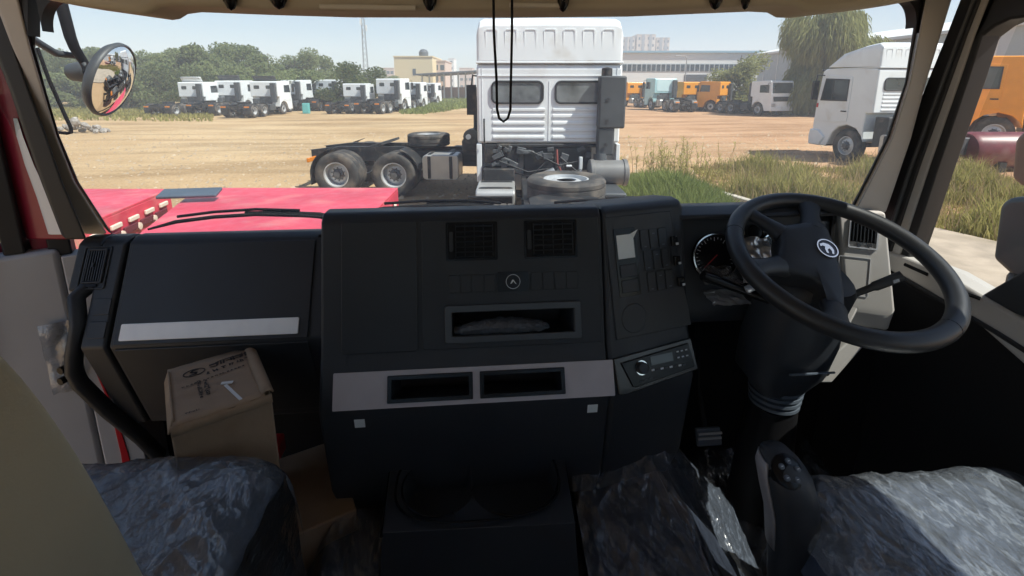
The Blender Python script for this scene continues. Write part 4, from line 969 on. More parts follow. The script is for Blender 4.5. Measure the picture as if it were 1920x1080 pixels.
# left vent
def vent(pl, u0, u1, s0, s1, nv, nh, dz=.03, name='air_vent', frame=True, body=None):
    a = MB(); pl.box(a, u0, u1, s0, s1, .0006, .0012); o = a.build(name, M['black'], da)
    a = MB(); pl.ring(a, u0 - .004, u1 + .004, s0 - .004, s1 + .004, .004, .005, .0, .006); bev(a.build('vent_frame', M['dash2'], o), .0015)
    for k in range(nv):
        u = lerp(u0, u1, (k + .5) / nv); a = MB(); a.box(-.0012, .0012, -s1 + .002, -s0 - .002, .0013, .0065, pl.m @ Matrix.Translation((u, 0, 0)) ); a.build('vent_slat', M['dash2'], o)
    for k in range(nh):
        s_ = lerp(s0, s1, (k + .5) / nh); a = MB(); a.box(u0 + .002, u1 - .002, -s_ - .0012, -s_ + .0012, .0012, .0048, pl.m); a.build('vent_slat', M['dash2'], o)
    return o
a = MB(); PD.ring(a, -.934, -.872, .008, .112, .005, .0035, .0, .0035); bev(a.build('vent_bezel', M['dash'], da), .0012)
v0 = vent(PD, -.922, -.884, .018, .094, 7, 0); a = MB(); PD.box(a, -.905, -.901, .05, .06, .006, .011); a.build('vent_tab', M['dash'], v0)
a = MB(); PD.rr(a, -.916, -.89, .099, .106, .003, .001, .005); a.build('vent_wheel', M['gloss'], da)
for s0, s1 in ((.134, .172), (.187, .225)):
    a = MB(); PD.rr(a, -.889, -.849, s0, s1, .004, .0006, .003); bev(a.build('blank_switch', M['dash'], da), .001)
# grab handle sweeping down from the dash end
hp = [PD.pt(-.922, .108, -.012), PD.pt(-.930, .130, .0), pY(148, 610, 1.105), pY(139, 665, 1.095), pY(138, 694, 1.095), pY(150, 718, 1.10), pY(200, 767, 1.125), pY(262, 817, 1.165), pY(300, 855, 1.2)]
hp = [Vector(p) for p in hp]; rings = []
for i, p in enumerate(hp):
    t = (hp[min(i + 1, len(hp) - 1)] - hp[max(i - 1, 0)]).normalized(); s_ = t.cross(Vector((0, -1, .3))).normalized(); f_ = s_.cross(t); w_, d_ = .015, .021
    rings.append([p + s_ * w_ * math.cos(k * PI / 5) + f_ * d_ * math.sin(k * PI / 5) for k in range(10)])
MB().loft(rings).build('grab_handle', M['dash'], da, smooth=60)
for k in (.35, .55):
    p = pY(133, 690 + 20 * (k > .4), 1.09); MB().lathe([(.009, 0), (.009, .012), (0, .012)], p + Vector((-.012, 0, 0)), (-.3, -1, 0), 10).build('handle_bolt', M['gloss'], da)
# centre console body, cut for the shelf and the two trays
cprof = [(1.44, 2.13), (1.16, 2.258), (1.118, 2.258), (1.10, 2.242), (1.015, 1.952), (1.004, 1.932), (1.0, 1.92), (.965, 1.838), (1.0, 1.60), (1.08, 1.44), (1.46, 1.44)]
cb = MB().prism(cprof, 'x', -.347, .3125).build('console_body', M['dash'], da)
c1 = MB(); PC.box(c1, -.049, .236, .215, .275, -.16, .05); c2 = MB(); PS.box(c2, -.187, -.009, .019, .068, -.13, .05); c3 = MB(); PS.box(c3, .018, .203, .019, .068, -.13, .05)
cut(cb, c1, c2, c3); bev(cb, .007, 3)
ang_pts = [(1.118, 2.258)]
mR = Matrix.Translation((.313, 0, 0)) @ Matrix.Translation((0, 1.10, 0)) @ Matrix.Rotation(AG, 4, 'Z') @ Matrix.Translation((0, -1.10, 0))
def rot15(p): return mR @ p
rc = MB()
rc.prism([(y, z) for y, z in cprof if y < 1.2] + [(1.30, 1.44), (1.30, 2.23)], 'x', .0015, .243, Matrix.Identity(4))
# each profile height keeps its own pivot on the joint line so the rotated face meets the straight one
piv = {round(z, 3): y for y, z in cprof}
rc.v = [Vector((.313 + p.x * math.cos(AG), p.y + p.x * math.sin(AG), p.z)) for p in rc.v]
rb_ = rc.build('switch_console_body', M['dash'], da); bev(rb_, .012, 3)
# panels
b = MB(); PC.rr(b, -.300, -.128, .002, .302, .006, .0003, .004); bev(b.build('cover_panel', M['dash2'], da), .0018)
pan = MB(); PC.rr(pan, -.117, .304, .002, .300, .006, -.001, .004); pn = pan.build('centre_panel', M['dash2'], da); c1 = MB(); PC.box(c1, -.0495, .2365, .2145, .2755, -.02, .05); cut(pn, c1); bev(pn, .0018)
b = MB(); PR.box(b, .006, .2, .004, .302, .0003, .003); b = MB(); b.prism([(.006, -.006), (.006, -.300), (.226, -.300), (.198, -.006)], 'z', .0003, .004, PR.m); bev(b.build('switch_panel', M['dash2'], da), .0018)
for (u0, u1) in ((-.056, .055), (.128, .246)):
    a = MB(); PC.ring(a, u0 - .005, u1 + .005, .008, .098, .003, .004, .003, .006); a.build('vent_surround', M['gloss'], da)
    a = MB(); PC.box(a, u0, u1, .012, .094, .0042, .005); o = a.build('air_vent', M['black'], da)
    for k in range(7):
        s_ = lerp(.018, .09, k / 6); a = MB(); a.cbox((0, 0, 0), (u1 - u0 - .022, .0035, .0016), (R(35), 0, 0)); a.v = [PC.m @ (p + Vector(((u0 + u1) / 2 + .006, -s_, .008))) for p in a.v]; a.build('vent_slat', M['dash2'], o)
    for k in range(5):
        a = MB(); u = lerp(u0 + .018, u1 - .006, k / 4); PC.box(a, u - .001, u + .001, .014, .092, .005, .0072); a.build('vent_slat', M['dash2'], o)
    a = MB(); PC.rr(a, u0 + .003, u0 + .012, .03, .076, .003, .005, .011); a.build('vent_wheel', M['dash'], o)
for k in range(4):
    a = MB(); PC.rr(a, -.055 + .0275 * k, -.03 + .0275 * k, .131, .172, .002, .0042, .0062); bev(a.build('blank_switch', M['dash2'], da), .0008)
for k in range(4):
    a = MB(); PC.rr(a, .137 + .0285 * k, .163 + .0285 * k, .131, .172, .002, .0042, .0062); bev(a.build('blank_switch', M['dash2'], da), .0008)
a = MB(); PC.rr(a, .058, .131, .127, .173, .003, .0042, .0078); hz_ = a.build('hazard_switch', M['gloss'], da); a = MB()
ring_prism(a, [(.0945 + .017 * math.cos(t * PI / 12), -.150 + .017 * math.sin(t * PI / 12)) for t in range(24)], [(.0945 + .0158 * math.cos(t * PI / 12), -.150 + .0158 * math.sin(t * PI / 12)) for t in range(24)], 'z', .0079, .0083, PC.m); a.build('ring_mark', M['print'], hz_)
a = MB(); a.add([PC.m @ Vector((.0945 + x, -.150 + y, .0084)) for x, y in ((-.007, -.005), (-.002, .0045), (.001, .0045), (.008, -.006), (.0055, -.0055), (.0005, .001), (-.003, -.004))], [tuple(range(7))]); a.build('arrow_mark', M['print'], hz_, flip=False)
a = MB(); PC.ring(a, -.066, .254, .2, .287, .006, .0165, .0035, .0115); bev(a.build('shelf_frame', mat('shelf_frame_plastic', (.05, .056, .064), .35), da), .002)
a = MB(); PC.box(a, -.048, .235, .216, .274, -.158, -.156); a.build('shelf_back', M['dash2'], da)
# crumpled film roll in the shelf
def roll(u, v):
    t = v * 2 * PI; x = lerp(-.045, .18, u); r = .018 * math.sin(PI * min(1, max(0, u * .98 + .02))) ** .5 + .004 + .003 * mn.noise((u * 14, v * 5, 2))
    return PC.m @ Vector((x, -.262 + r * math.sin(t) * .9 + .008 * math.sin(u * 3), .0 + r * 1.2 * math.cos(t) - .012))
sr = MB().grid(50, 16, roll).build('film_roll', mat('crumpled_dark_film', (.07, .08, .095), .22, bump=.8, bs=120), None, smooth=50); tag(sr, 'crumpled dark plastic bag tucked in the centre console shelf', 'plastic bag')
# pearl strip with two trays
st_ = MB(); PS.rr(st_, -.316, .326, .004, .084, .002, -.001, .003); so = st_.build('pearl_strip', M['silv2'], da); c2 = MB(); PS.box(c2, -.1875, -.0085, .0185, .0685, -.02, .05); c3 = MB(); PS.box(c3, .0175, .2035, .0185, .0685, -.02, .05); cut(so, c2, c3); bev(so, .001)
for u0, u1 in ((-.196, -.004), (.012, .209)):
    a = MB(); PS.ring(a, u0, u1, .0145, .0735, .002, .0095, .0025, .0075); bev(a.build('tray_frame', M['gloss'], da), .001)
for u0, u1, s0, s1 in ((-.271, -.248, .02, .043), (.262, .286, .016, .039)):
    a = MB(); PF.box(a, u0, u1, s0, s1, .0008, .0016); a.build('pale_label', M['paper'], da)
# switch panel fittings
a = MB(); PR.rr(a, .026, .086, .036, .202, .003, .0042, .0062); sp_ = a.build('display_column', M['gloss'], da)
a = MB(); PR.box(a, .032, .079, .052, .11, .0063, .007); a.build('white_film', M['paper'], sp_)
a = MB(); a.add([PR.m @ Vector(p) for p in ((.07, -.052, .007), (.088, -.042, .016), (.079, -.062, .008))], [(0, 1, 2)]); a.build('film_tab', M['paper'], sp_, flip=False)
for s0 in (.125, .162):
    a = MB(); PR.rr(a, .033, .079, s0, s0 + .03, .003, .0063, .0085); bev(a.build('rocker_switch', M['dash2'], sp_), .001)
for r in range(3):
    for c in range(3):
        a = MB(); u = .1 + .0265 * c + .004 * r; PR.rr(a, u, u + .0235, .046 + .053 * r, .094 + .053 * r, .002, .0042, .007); bev(a.build('rocker_switch', M['dash2'], da), .001)
for r in range(3):
    for c in range(3):
        u = .108 + .0265 * c + .004 * r; a = MB(); PR.box(a, u, u + .007, .086 + .053 * r - .03 * (c % 2), .0885 + .053 * r - .03 * (c % 2), .0071, .0074); a.build('switch_symbol', M['boot'], da)
for k, (u, s_) in enumerate(((.196, .083), (.198, .132), (.203, .186))):
    a = MB(); a.box(-.008, .008, -.012, .012, 0, .010, PR.m @ Matrix.Translation((u, -s_, .004))); a.box(-.006, .006, -.011, -.001, .009, .016, PR.m @ Matrix.Translation((u, -s_, .004))); kb_ = a.build('toggle_lever', M['gloss'], da); bev(kb_, .002)
    a = MB(); PR.box(a, u - .004, u + .004, s_ + .003, s_ + .009, .0201, .0206); a.build('lever_mark', M['print'], kb_)
a = MB(); a.lathe([(.036, .004), (.034, .0055), (0, .0055)], (0, 0, 0), (0, 0, 1), 28); a.v = [PR.m @ (p + Vector((.06, -.256, 0))) for p in a.v]; a.build('round_cover', M['dash'], da)
# radio in its chrome bezel
a = MB(); a.prism([(.014, -.004), (.014, -.086), (.03, -.089), (.246, -.071), (.240, .006)], 'z', .0005, .006, PRS.m); rbz = a.build('radio_bezel', mat('dark_chrome', (.05, .047, .045), .2, .6, spec=.4, rvar=.05), da); bev(rbz, .002)
a = MB(); a.prism([(.030, -.016), (.052, -.075), (.06, -.077), (.234, -.062), (.226, -.004)], 'z', .0062, .0105, PRS.m); rad = a.build('radio', M['gloss'], da); bev(rad, .0015)
def onrs(mb, dx, dy): mb.v = [PRS.m @ (p + Vector((dx, dy, .0106))) for p in mb.v]; return mb
onrs(MB().lathe([(.0135, 0), (.0135, .010), (.011, .012), (0, .012)], n=20), .082, -.036).build('knob', M['dash'], rad)
a = MB(); ring_prism(a, [(.017 * math.cos(t * PI / 12), .017 * math.sin(t * PI / 12)) for t in range(24)], [(.0145 * math.cos(t * PI / 12), .0145 * math.sin(t * PI / 12)) for t in range(24)], 'z', 0, .0015); onrs(a, .082, -.036).build('knob_ring', M['chrome'], rad)
onrs(MB().box(-.032, .032, -.010, .010, 0, .001), .142, -.026).build('display', mat('radio_display', (.03, .035, .04), .08), rad)
for k in range(8):
    onrs(MB().box(-.004, .004, -.002, .002, 0, .0012), .112 + .013 * k, -.047 - .0006 * k).build('button', M['print'] if k % 2 == 0 else M['dash'], rad)
for k in range(6):
    onrs(MB().box(-.003, .003, -.0015, .0015, 0, .0012), .19 + .013 * (k % 3), -.018 - .014 * (k // 3)).build('button', M['print'], rad)
for k in range(3): onrs(MB().box(-.004, .004, -.0015, .0015, 0, .001), .075 + .014 * k, -.066 + .0012 * k).build('button', M['dash'], rad)
# instrument cluster and hood
hoodp = [(1.44, 2.14), (1.24, 2.232), (1.19, 2.236), (1.15, 2.222), (1.148, 2.212), (1.235, 2.198), (1.172, 1.952), (1.185, 1.90), (1.46, 1.90)]
ho = MB().prism(hoodp, 'x', .535, 1.03).build('instrument_hood', M['dash'], da); bev(ho, .008, 3)
PI_ = Pl((0, 1.2342, 2.195), (0, 1.1735, 1.958))
tickm = M['print']
for (u, s_, r) in ((.668, .112, .066), (.85, .112, .066)):
    a = MB(); a.lathe([(r, .001), (r, .010), (r - .004, .011), (r - .006, .004), (0, .004)], n=40); a.v = [PI_.m @ (p + Vector((u, -s_, 0))) for p in a.v]; ga = a.build('gauge', M['gloss'], da)
    a = MB(); ring_prism(a, [((r - .001) * math.cos(t * PI / 20), (r - .001) * math.sin(t * PI / 20)) for t in range(40)], [((r - .0045) * math.cos(t * PI / 20), (r - .0045) * math.sin(t * PI / 20)) for t in range(40)], 'z', .011, .0125); a.v = [PI_.m @ (p + Vector((u, -s_, 0))) for p in a.v]; a.build('gauge_ring', M['chrome'], ga)
    for k in range(25):
        t = R(225 - 270 * k / 24); L = .010 if k % 3 == 0 else .005; a = MB(); a.box(r - .012 - L, r - .012, -.0008, .0008, .0045, .005, PI_.m @ Matrix.Translation((u, -s_, 0)) @ Matrix.Rotation(t, 4, 'Z')); a.build('tick', tickm, ga)
    a = MB(); a.box(-.008, .044, -.0012, .0012, .006, .007, PI_.m @ Matrix.Translation((u, -s_, 0)) @ Matrix.Rotation(R(222), 4, 'Z')); a.build('needle', M['redbit'], ga)
for (u, s_, r) in ((.735, .048, .022), (.79, .048, .022), (.735, .195, .022), (.79, .195, .022)):
    a = MB(); a.lathe([(r, .001), (r, .006), (r - .003, .007), (r - .004, .004), (0, .004)], n=24); a.v = [PI_.m @ (p + Vector((u, -s_, 0))) for p in a.v]; a.build('small_gauge', M['gloss'], da)
def crump(u, v, A0, B0, s0, s1, k, tl=.07): return PI_.m @ Vector((lerp(A0, B0, u) + .006 * mn.noise((u * 3, v * 3, k)), -lerp(s0, s1, v) + .006 * mn.noise((u * 4, v * 4, k + 5)), .016 + tl * v + .014 * mn.noise((u * 5, v * 6, k + 9)) + .004 * mn.noise((u * 17, v * 15, k)))) 
M['film_b'] = mat('protective_film_sheen', (.86, .90, .95), .14, .55, var=.35, vs_=26, bump=.5, bs=60)  # pale tone puts the bright sky reflection into the clear film's colour
MB().grid(36, 30, lambda u, v: crump(u, v, .70, .815, .06, .172, 1)).build('protective_film', M['film_b'], da, smooth=70)
MB().grid(16, 10, lambda u, v: crump(u, v, .60, .70, .135, .175, 4)).build('protective_film', film_mat('gauge_film', .5, .25), da, smooth=70)
MB().grid(16, 8, lambda u, v: crump(u, v, .62, .72, .20, .228, 7)).build('protective_film', M['film_b'], da, smooth=70)
a = MB(); PI_.rr(a, .555, .573, .052, .062, .002, .001, .006); a.build('indicator_lamp', M['print'], da)
# switch column and beige end panel at the right
PE = Pl((1.02, 1.215, 2.215), (1.02, 1.135, 1.965), R(-28))
a = MB(); PI_.rr(a, .925, 1.005, .02, .215, .004, .002, .012); swc = a.build('switch_column', mat('grey_switch_plastic', (.085, .09, .095), .45), da); bev(swc, .002)
for k in range(5):
    a = MB(); PI_.rr(a, .962, .995, .035 + .034 * k, .062 + .034 * k, .002, .0125, .015); o = a.build('rocker_switch', M['dash'] if k != 4 else M['redbit'], swc); bev(o, .001)
    if k < 4:
        a = MB(); PI_.rr(a, .968, .984, .042 + .034 * k, .049 + .034 * k, .001, .0152, .0156); a.build('switch_symbol', M['print'], o)
body = MB(); body.prism([(1.33, 2.15), (1.235, 2.215), (1.215, 2.215), (1.135, 1.965), (1.145, 1.90), (1.33, 1.90)], 'x', 0, .112); body.v = [Vector((1.02 + p.x * math.cos(R(-28)), p.y + p.x * math.sin(R(-28)), p.z)) for p in body.v]
bp_ = body.build('end_panel', M['trim'], da); bev(bp_, .008, 3)
a = MB(); a.prism([(0, -.262), (.07, -.262), (.05, -.32), (.02, -.36), (-.01, -.36), (0, -.33)], 'z', -.03, -.002, PE.m); bev(a.build('end_panel_skirt', M['trim'], da), .006)
a = MB(); a.box(-.012, -.002, -.26, .0, -.03, .006, PE.m); a.build('end_panel_gap', M['black'], da)
a = MB(); PE.ring(a, .03, .098, .02, .105, .004, .004, .0005, .005); a.build('vent_bezel', M['doorgrey'], da)
a = MB(); PE.box(a, .035, .093, .024, .088, .0006, .0012); vo = a.build('air_vent', M['black'], da)
for k in range(7):
    a = MB(); u = .039 + .0083 * k; PE.box(a, u, u + .0022, .026, .086, .0013, .008); a.build('vent_slat', M['dash2'], vo)
for u in (.05, .074):
    a = MB(); PE.rr(a, u, u + .01, .092, .099, .002, .002, .006); a.build('vent_wheel', M['dash'], vo)
a = MB(); PE.ring(a, .012, .085, .13, .235, .003, .0015, .0003, .002); a.build('panel_seam', M['doorgrey'], da)
# pale knee bracket below the column
a = MB(); a.slab([pY(x, y, 1.10) for x, y in ((1504, 718), (1592, 640), (1618, 640), (1618, 652), (1560, 718))], (0, -1, 0), .02); kb2 = a.build('knee_bracket', M['trim'], da); bev(kb2, .004)
MB().lathe([(.006, 0), (.006, .004), (0, .004)], pY(1550, 700, 1.10), (0, -1, 0), 10).build('bracket_screw', M['black'], da)
# ---------------------------------------------------------------- steering wheel and column
WC = Vector((.842, .98, 2.156)); T24 = R(24)
WN = Vector((0, -math.sin(T24), math.cos(T24))); WX = Vector((1, 0, 0)); WY = WN.cross(WX)
WM = Matrix(((WX.x, WY.x, WN.x, WC.x), (WX.y, WY.y, WN.y, WC.y), (WX.z, WY.z, WN.z, WC.z), (0, 0, 0, 1)))
sw = thing('steering_wheel', 'large black four-spoke steering wheel with oval badge on its hub', 'steering wheel', WC, world=True)
def W(x, y, z=0.): return WM @ Vector((x, y, z))
MB().tube([W(.226 * math.cos(t * PI / 48), .226 * math.sin(t * PI / 48)) for t in range(96)], .0205, 18, closed=True).build('rim', M['leatherette'], sw, smooth=60)
for a_, r_ in ((-62, 1), (152, 1)):
    t0 = R(a_); MB().tube([W(.226 * math.cos(t0 + k * .004), .226 * math.sin(t0 + k * .004)) for k in (-1, 0, 1)], .0208, 18).build('rim_seam', M['black'], sw)
# dished hub pad
HN = Vector((.06, -.64, .77)).normalized(); H0 = W(.003, .043, -.006); HX = (Vector((1, 0, 0)) - HN * HN.x).normalized(); HY = HN.cross(HX)
HM = Matrix(((HX.x, HY.x, HN.x, H0.x), (HX.y, HY.y, HN.y, H0.y), (HX.z, HY.z, HN.z, H0.z), (0, 0, 0, 1))); HI = HM.inverted()
def hp_(px, py): p = HI @ pP(px, py, H0, HN); return Vector((p.x, p.y))
pad = [hp_(*p) for p in ((1464, 424), (1468, 418), (1500, 414), (1530, 410), (1546, 412), (1556, 424), (1570, 456), (1582, 500), (1589, 545), (1591, 582), (1588, 587), (1568, 574), (1556, 566), (1556, 555), (1548, 538), (1528, 520), (1504, 512), (1482, 508), (1466, 500), (1458, 488), (1464, 470), (1468, 450))]
pc = sum(pad, Vector((0, 0))) / len(pad)
def ringp(k, z): return [HM @ Vector((pc.x + (p.x - pc.x) * k, pc.y + (p.y - pc.y) * k, z)) for p in pad]
MB().loft([ringp(.80, -.075), ringp(.95, -.045), ringp(1.0, -.02), ringp(.985, -.011), ringp(.94, -.006), ringp(.8, -.003), ringp(.4, .0), ringp(.03, .0)]).build('hub_pad', M['dash'], sw, smooth=60)
WI = WM.inverted()
def spoke(ang, bpx, w0, w1):
    e = W(.222 * math.cos(R(ang)), .222 * math.sin(R(ang))); b = HM @ Vector((*hp_(*bpx), -.022)); d = (e - b).normalized(); up_ = (HN + WN).normalized(); s_ = up_.cross(d).normalized(); up_ = d.cross(s_); rings = []
    for k in range(7):
        t = k / 6; c = b.lerp(e, t); w_ = lerp(w0, w1, t) * (1 - .3 * math.sin(PI * t)); th = lerp(.020, .013, t)
        rings.append([c + s_ * w_ * math.cos(q * PI / 6) + up_ * th * math.sin(q * PI / 6) for q in range(12)])
    MB().loft(rings).build('spoke', M['dash'], sw, smooth=60)
spoke(126, (1476, 430), .030, .024); spoke(75, (1532, 424), .032, .034); spoke(-123, (1574, 570), .030, .042); spoke(184, (1474, 490), .030, .034)
# badge
def disc(r_, z0, z1, name, m_, par, inner=None):
    o_ = [(r_ * math.cos(t * PI / 16), r_ * math.sin(t * PI / 16)) for t in range(32)]; a = MB()
    if inner: ring_prism(a, o_, [((r_ - inner) * math.cos(t * PI / 16), (r_ - inner) * math.sin(t * PI / 16)) for t in range(32)], 'z', z0, z1, HM)
    else: a.prism(o_, 'z', z0, z1, HM)
    return a.build(name, m_, par)
bd = disc(.0245, -.004, .003, 'badge', mat('badge_navy', (.02, .025, .05), .25), sw)
disc(.0255, .0, .0045, 'badge_ring', M['chrome'], bd, .0030)
horse = [(-.018, .007), (-.008, .013), (.004, .012), (.011, .006), (.015, -.002), (.013, -.014), (.009, -.013), (.009, -.005), (.004, .001), (-.001, -.005), (.001, -.014), (-.004, -.015), (-.007, -.005), (-.006, .003), (-.012, .004), (-.017, .0)]
a = MB(); a.prism(horse, 'z', .0031, .0042, HM @ Matrix.Rotation(R(-18), 4, 'Z')); a.build('badge_emblem', M['chrome'], bd)
# column shroud, bellows, lower column
co = thing('steering_column', 'black steering column with shroud, rubber bellows and stalks', 'steering column', (.86, 1.2, 1.25), world=True)
ax0, ax1 = WC - WN * .05, Vector((.845, 1.14, 1.70))
def oval(c, rx, ry, d=(0, 0, 1), n=20, p=2.6):
    u = Vector((1, 0, 0)); w_ = Vector(d).normalized().cross(u).normalized(); out = []
    for k in range(n):
        a = k * 2 * PI / n; ca, sa = math.cos(a), math.sin(a); out.append(Vector(c) + u * rx * abs(ca) ** (2 / p) * (1 if ca >= 0 else -1) + w_ * ry * abs(sa) ** (2 / p) * (1 if sa >= 0 else -1))
    return out
MB().loft([oval(WC - WN * .06, .055, .06, WN), oval(WC - WN * .09 + Vector((0, .02, 0)), .088, .075, WN), oval((.835, 1.075, 2.0), .105, .085, (0, -.2, 1)), oval((.83, 1.09, 1.9), .115, .09, (0, -.1, 1)), oval((.83, 1.11, 1.80), .11, .085), oval((.845, 1.13, 1.735), .07, .06), oval((.845, 1.13, 1.72), .062, .055)]).build('shroud', M['dash'], co, smooth=60)
a = MB().prism([(-.07, 0), (.05, .0)] + [(.05, .004), (-.07, .004)], 'y', 0, .004); a.v = [p + Vector((.85, 1.0, 1.845)) for p in a.v]; a.build('tilt_lever', M['boot'], co)
pr = []
for k in range(4): pr += [(.072 - .002 * k, -.018 * k), (.072 - .002 * k, -.018 * k - .009), (.056, -.018 * k - .012), (.056, -.018 * k - .017)]
MB().lathe(pr, (.85, 1.14, 1.735), (0, 0, 1), 28).build('bellows', M['boot'], co, smooth=50)
MB().loft([oval((.85, 1.14, 1.665), .058, .058), oval((.85, 1.15, 1.5), .072, .066), oval((.85, 1.16, 1.28), .082, .075), oval((.85, 1.16, 1.22), .09, .08)]).build('lower_column', M['black'], co, smooth=60)
# stalks
q0, q1 = pY(1318, 516, 1.06), pY(1450, 566, 1.06)
MB().tube([q1, q0.lerp(q1, .5), q0.lerp(q1, .12), q0], [.010, .011, .014, .013], 12).build('stalk', M['gloss'], co, smooth=50)
MB().cbox(pY(1408, 540, 1.05), (.03, .02, .012), (0, R(-20), 0)).build('stalk_ring', M['film_b'], co, bevel=.003)
q0, q1 = pY(1692, 517, 1.02), pY(1590, 556, 1.06)
MB().tube([q1, q0.lerp(q1, .55), q0.lerp(q1, .5), q0], [.008, .009, .012, .013], 12).build('stalk', M['steel_dark'], co, smooth=50)
MB().cbox(q0.lerp(q1, .18) + Vector((0, -.0135, .003)), (.02, .003, .008), (0, R(-18), 0)).build('stalk_mark', M['print'], co)
# gear lever
gl = thing('gear_lever', 'gear lever with grey-sided black knob and round buttons beside the driver seat', 'gear lever', (.62, .72, 1.25), world=True)
def kr(c, rx, ry, tl): return oval(c, rx, ry, (-.25, -.25, 1), 20, 2.8)
kn = [((.628, .74, 1.30), .03, .03), ((.628, .735, 1.55), .032, .032), ((.622, .73, 1.66), .040, .042), ((.610, .725, 1.74), .042, .048), ((.594, .722, 1.80), .045, .052), ((.578, .72, 1.845), .042, .05), ((.568, .722, 1.868), .030, .038), ((.563, .723, 1.876), .012, .016)]
MB().loft([kr(c, rx, ry, 0) for c, rx, ry in kn]).build('knob', M['dash'], gl, smooth=60)
sd = []
for c, rx, ry in kn[2:7]: sd.append([Vector(c) + Vector((-rx - .006 + .012 * (k == 1), -.02 + .02 * abs(k - 1) - .012, .0)) for k in (0, 1, 2)])
side = []
for i, (c, rx, ry) in enumerate(kn[2:7]):
    c = Vector(c); o_ = []
    for k in range(9):
        a = R(lerp(130, 196, k / 8)); o_.append(c + Vector((math.cos(a) * (rx + .004), math.sin(a) * (ry + .004), 0)))
    side.append(o_)
MB().loft(side, cap=False, closed=False).build('grey_side', mat('warm_grey_side', (.28, .27, .28), .45), gl, solid=.004, smooth=60)
pn0 = pP(1478, 884, Vector((.59, .69, 1.85)), (.1, -.6, .75)); kn_n = Vector((.1, -.6, .75)).normalized()
a = MB(); a.lathe([(.030, -.02), (.030, .001), (.026, .004), (0, .005)], (0, 0, 0), (0, 0, 1), 24); mm_ = Matrix.Translation(pn0) @ kn_n.to_track_quat('Z', 'Y').to_matrix().to_4x4(); a.v = [mm_ @ p for p in a.v]; bz = a.build('button_plate', M['gloss'], gl)
for k in range(5):
    t = k * 2 * PI / 5; a = MB(); a.lathe([(.0055, .003), (.0055, .0075), (.004, .0085), (0, .0085)], (.016 * math.cos(t), .016 * math.sin(t), 0), (0, 0, 1), 10); a.v = [mm_ @ p for p in a.v]; a.build('button', M['boot'], bz)
    a = MB(); a.cbox((.016 * math.cos(t), .016 * math.sin(t), .0089), (.004, .0012, .0006)); a.v = [mm_ @ p for p in a.v]; a.build('button_mark', M['print'], bz)

# ---------------------------------------------------------------- tunnel, cup holder, seats
tu = thing('engine_tunnel', 'low black engine tunnel between the seats', 'engine tunnel', (.1, .6, 1.22), world=True)
MB().prism([(-.44, 1.2), (-.40, 1.44), (-.36, 1.5), (.5, 1.5), (.56, 1.46), (.62, 1.2)], 'y', -.4, 1.25).build('cover', M['carpet'], tu, bevel=.02)
ch = thing('cup_holder_console', 'black cup holder box with two joined round wells under the centre console', 'cup holder', (0, .94, 1.5), world=True)
body = MB().loft([[Vector(p) for p in ((-.215, .80, 1.40), (.225, .80, 1.40), (.225, 1.10, 1.40), (-.215, 1.10, 1.40))], [Vector(p) for p in ((-.196, .838, 1.645), (.206, .826, 1.645), (.222, 1.08, 1.66), (-.21, 1.09, 1.66))]]).build('box', M['dash2'], ch)
c1 = MB().lathe([(.0, -.07), (.083, -.07), (.083, .06), (0, .06)], (-.085, .945, 1.65), (0, 0, 1), 40); c2 = MB().lathe([(.0, -.072), (.105, -.072), (.105, .058), (0, .058)], (.085, .955, 1.655), (0, 0, 1), 44)
cut(body, c1, c2); bev(body, .006, 2)
a = MB(); pth = []
for k in range(60):
    t = k / 60 * 2 * PI; ca, sa = math.cos(t), math.sin(t); pth.append(Vector((.004 + .188 * abs(ca) ** .72 * (1 if ca >= 0 else -1), .952 + .112 * abs(sa) ** .72 * (1 if sa >= 0 else -1), 1.654)))
a.tube(pth, .0028, 6, closed=True).build('rim_bead', M['gloss'], ch)
for cx_, cy_, r_ in ((-.085, .945, .085), (.085, .955, .107)): MB().tube([(cx_ + r_ * math.cos(R(d_)), cy_ + r_ * math.sin(R(d_)), 1.6515) for d_ in (range(48, 300, 6) if cx_ < 0 else range(-120, 140, 6))], .0024, 6).build('well_rim', M['gloss'], ch)
for s_ in (-1, 1): MB().tube([(.005 + s_ * .203, .834, 1.64), (.005 + s_ * .214, 1.08, 1.655)], .003, 6).build('edge_bead', M['gloss'], ch)
def wrk(x, y, k=0., a=1.):
    r1 = 1 - abs(mn.noise((x * 7 + y * 3, y * 2.2 - x * 1.2, k))); r2 = 1 - abs(mn.noise((x * 19 - y * 6, y * 8 + x * 5, k + 3))); r3 = 1 - abs(mn.noise((x * 45 + y * 20, y * 16 - x * 9, k + 8)))
    r4 = 1 - abs(mn.noise((x * 90 - y * 30, y * 40 + x * 22, k + 12)))
    return a * (.016 * r1 ** 6 + .008 * r2 ** 6 + .0042 * r3 ** 5 + .0016 * r4 ** 5)
def drape(name, lab, x0, x1, y0, y1, fz, m_, nx=90, ny=90, k=0., cat='plastic sheet', a=1.):
    o = MB().grid(nx, ny, lambda u, v: Vector((lerp(x0, x1, u), lerp(y0, y1, v), fz(lerp(x0, x1, u), lerp(y0, y1, v)) + wrk(lerp(x0, x1, u), lerp(y0, y1, v), k, a)))).build(name, m_, None, smooth=70)
    return tag(o, lab, cat)
def seat_z(x, y, x0, x1, yf, zt, r=.09, drop=.4):
    d = 0.
    for e in (x - x0, x1 - x, yf - y):
        if e < r: d += (r - math.sqrt(max(0, r * r - (r - max(e, 0)) ** 2))) if e > 0 else r + min(drop, -e * 9)
    return zt - d
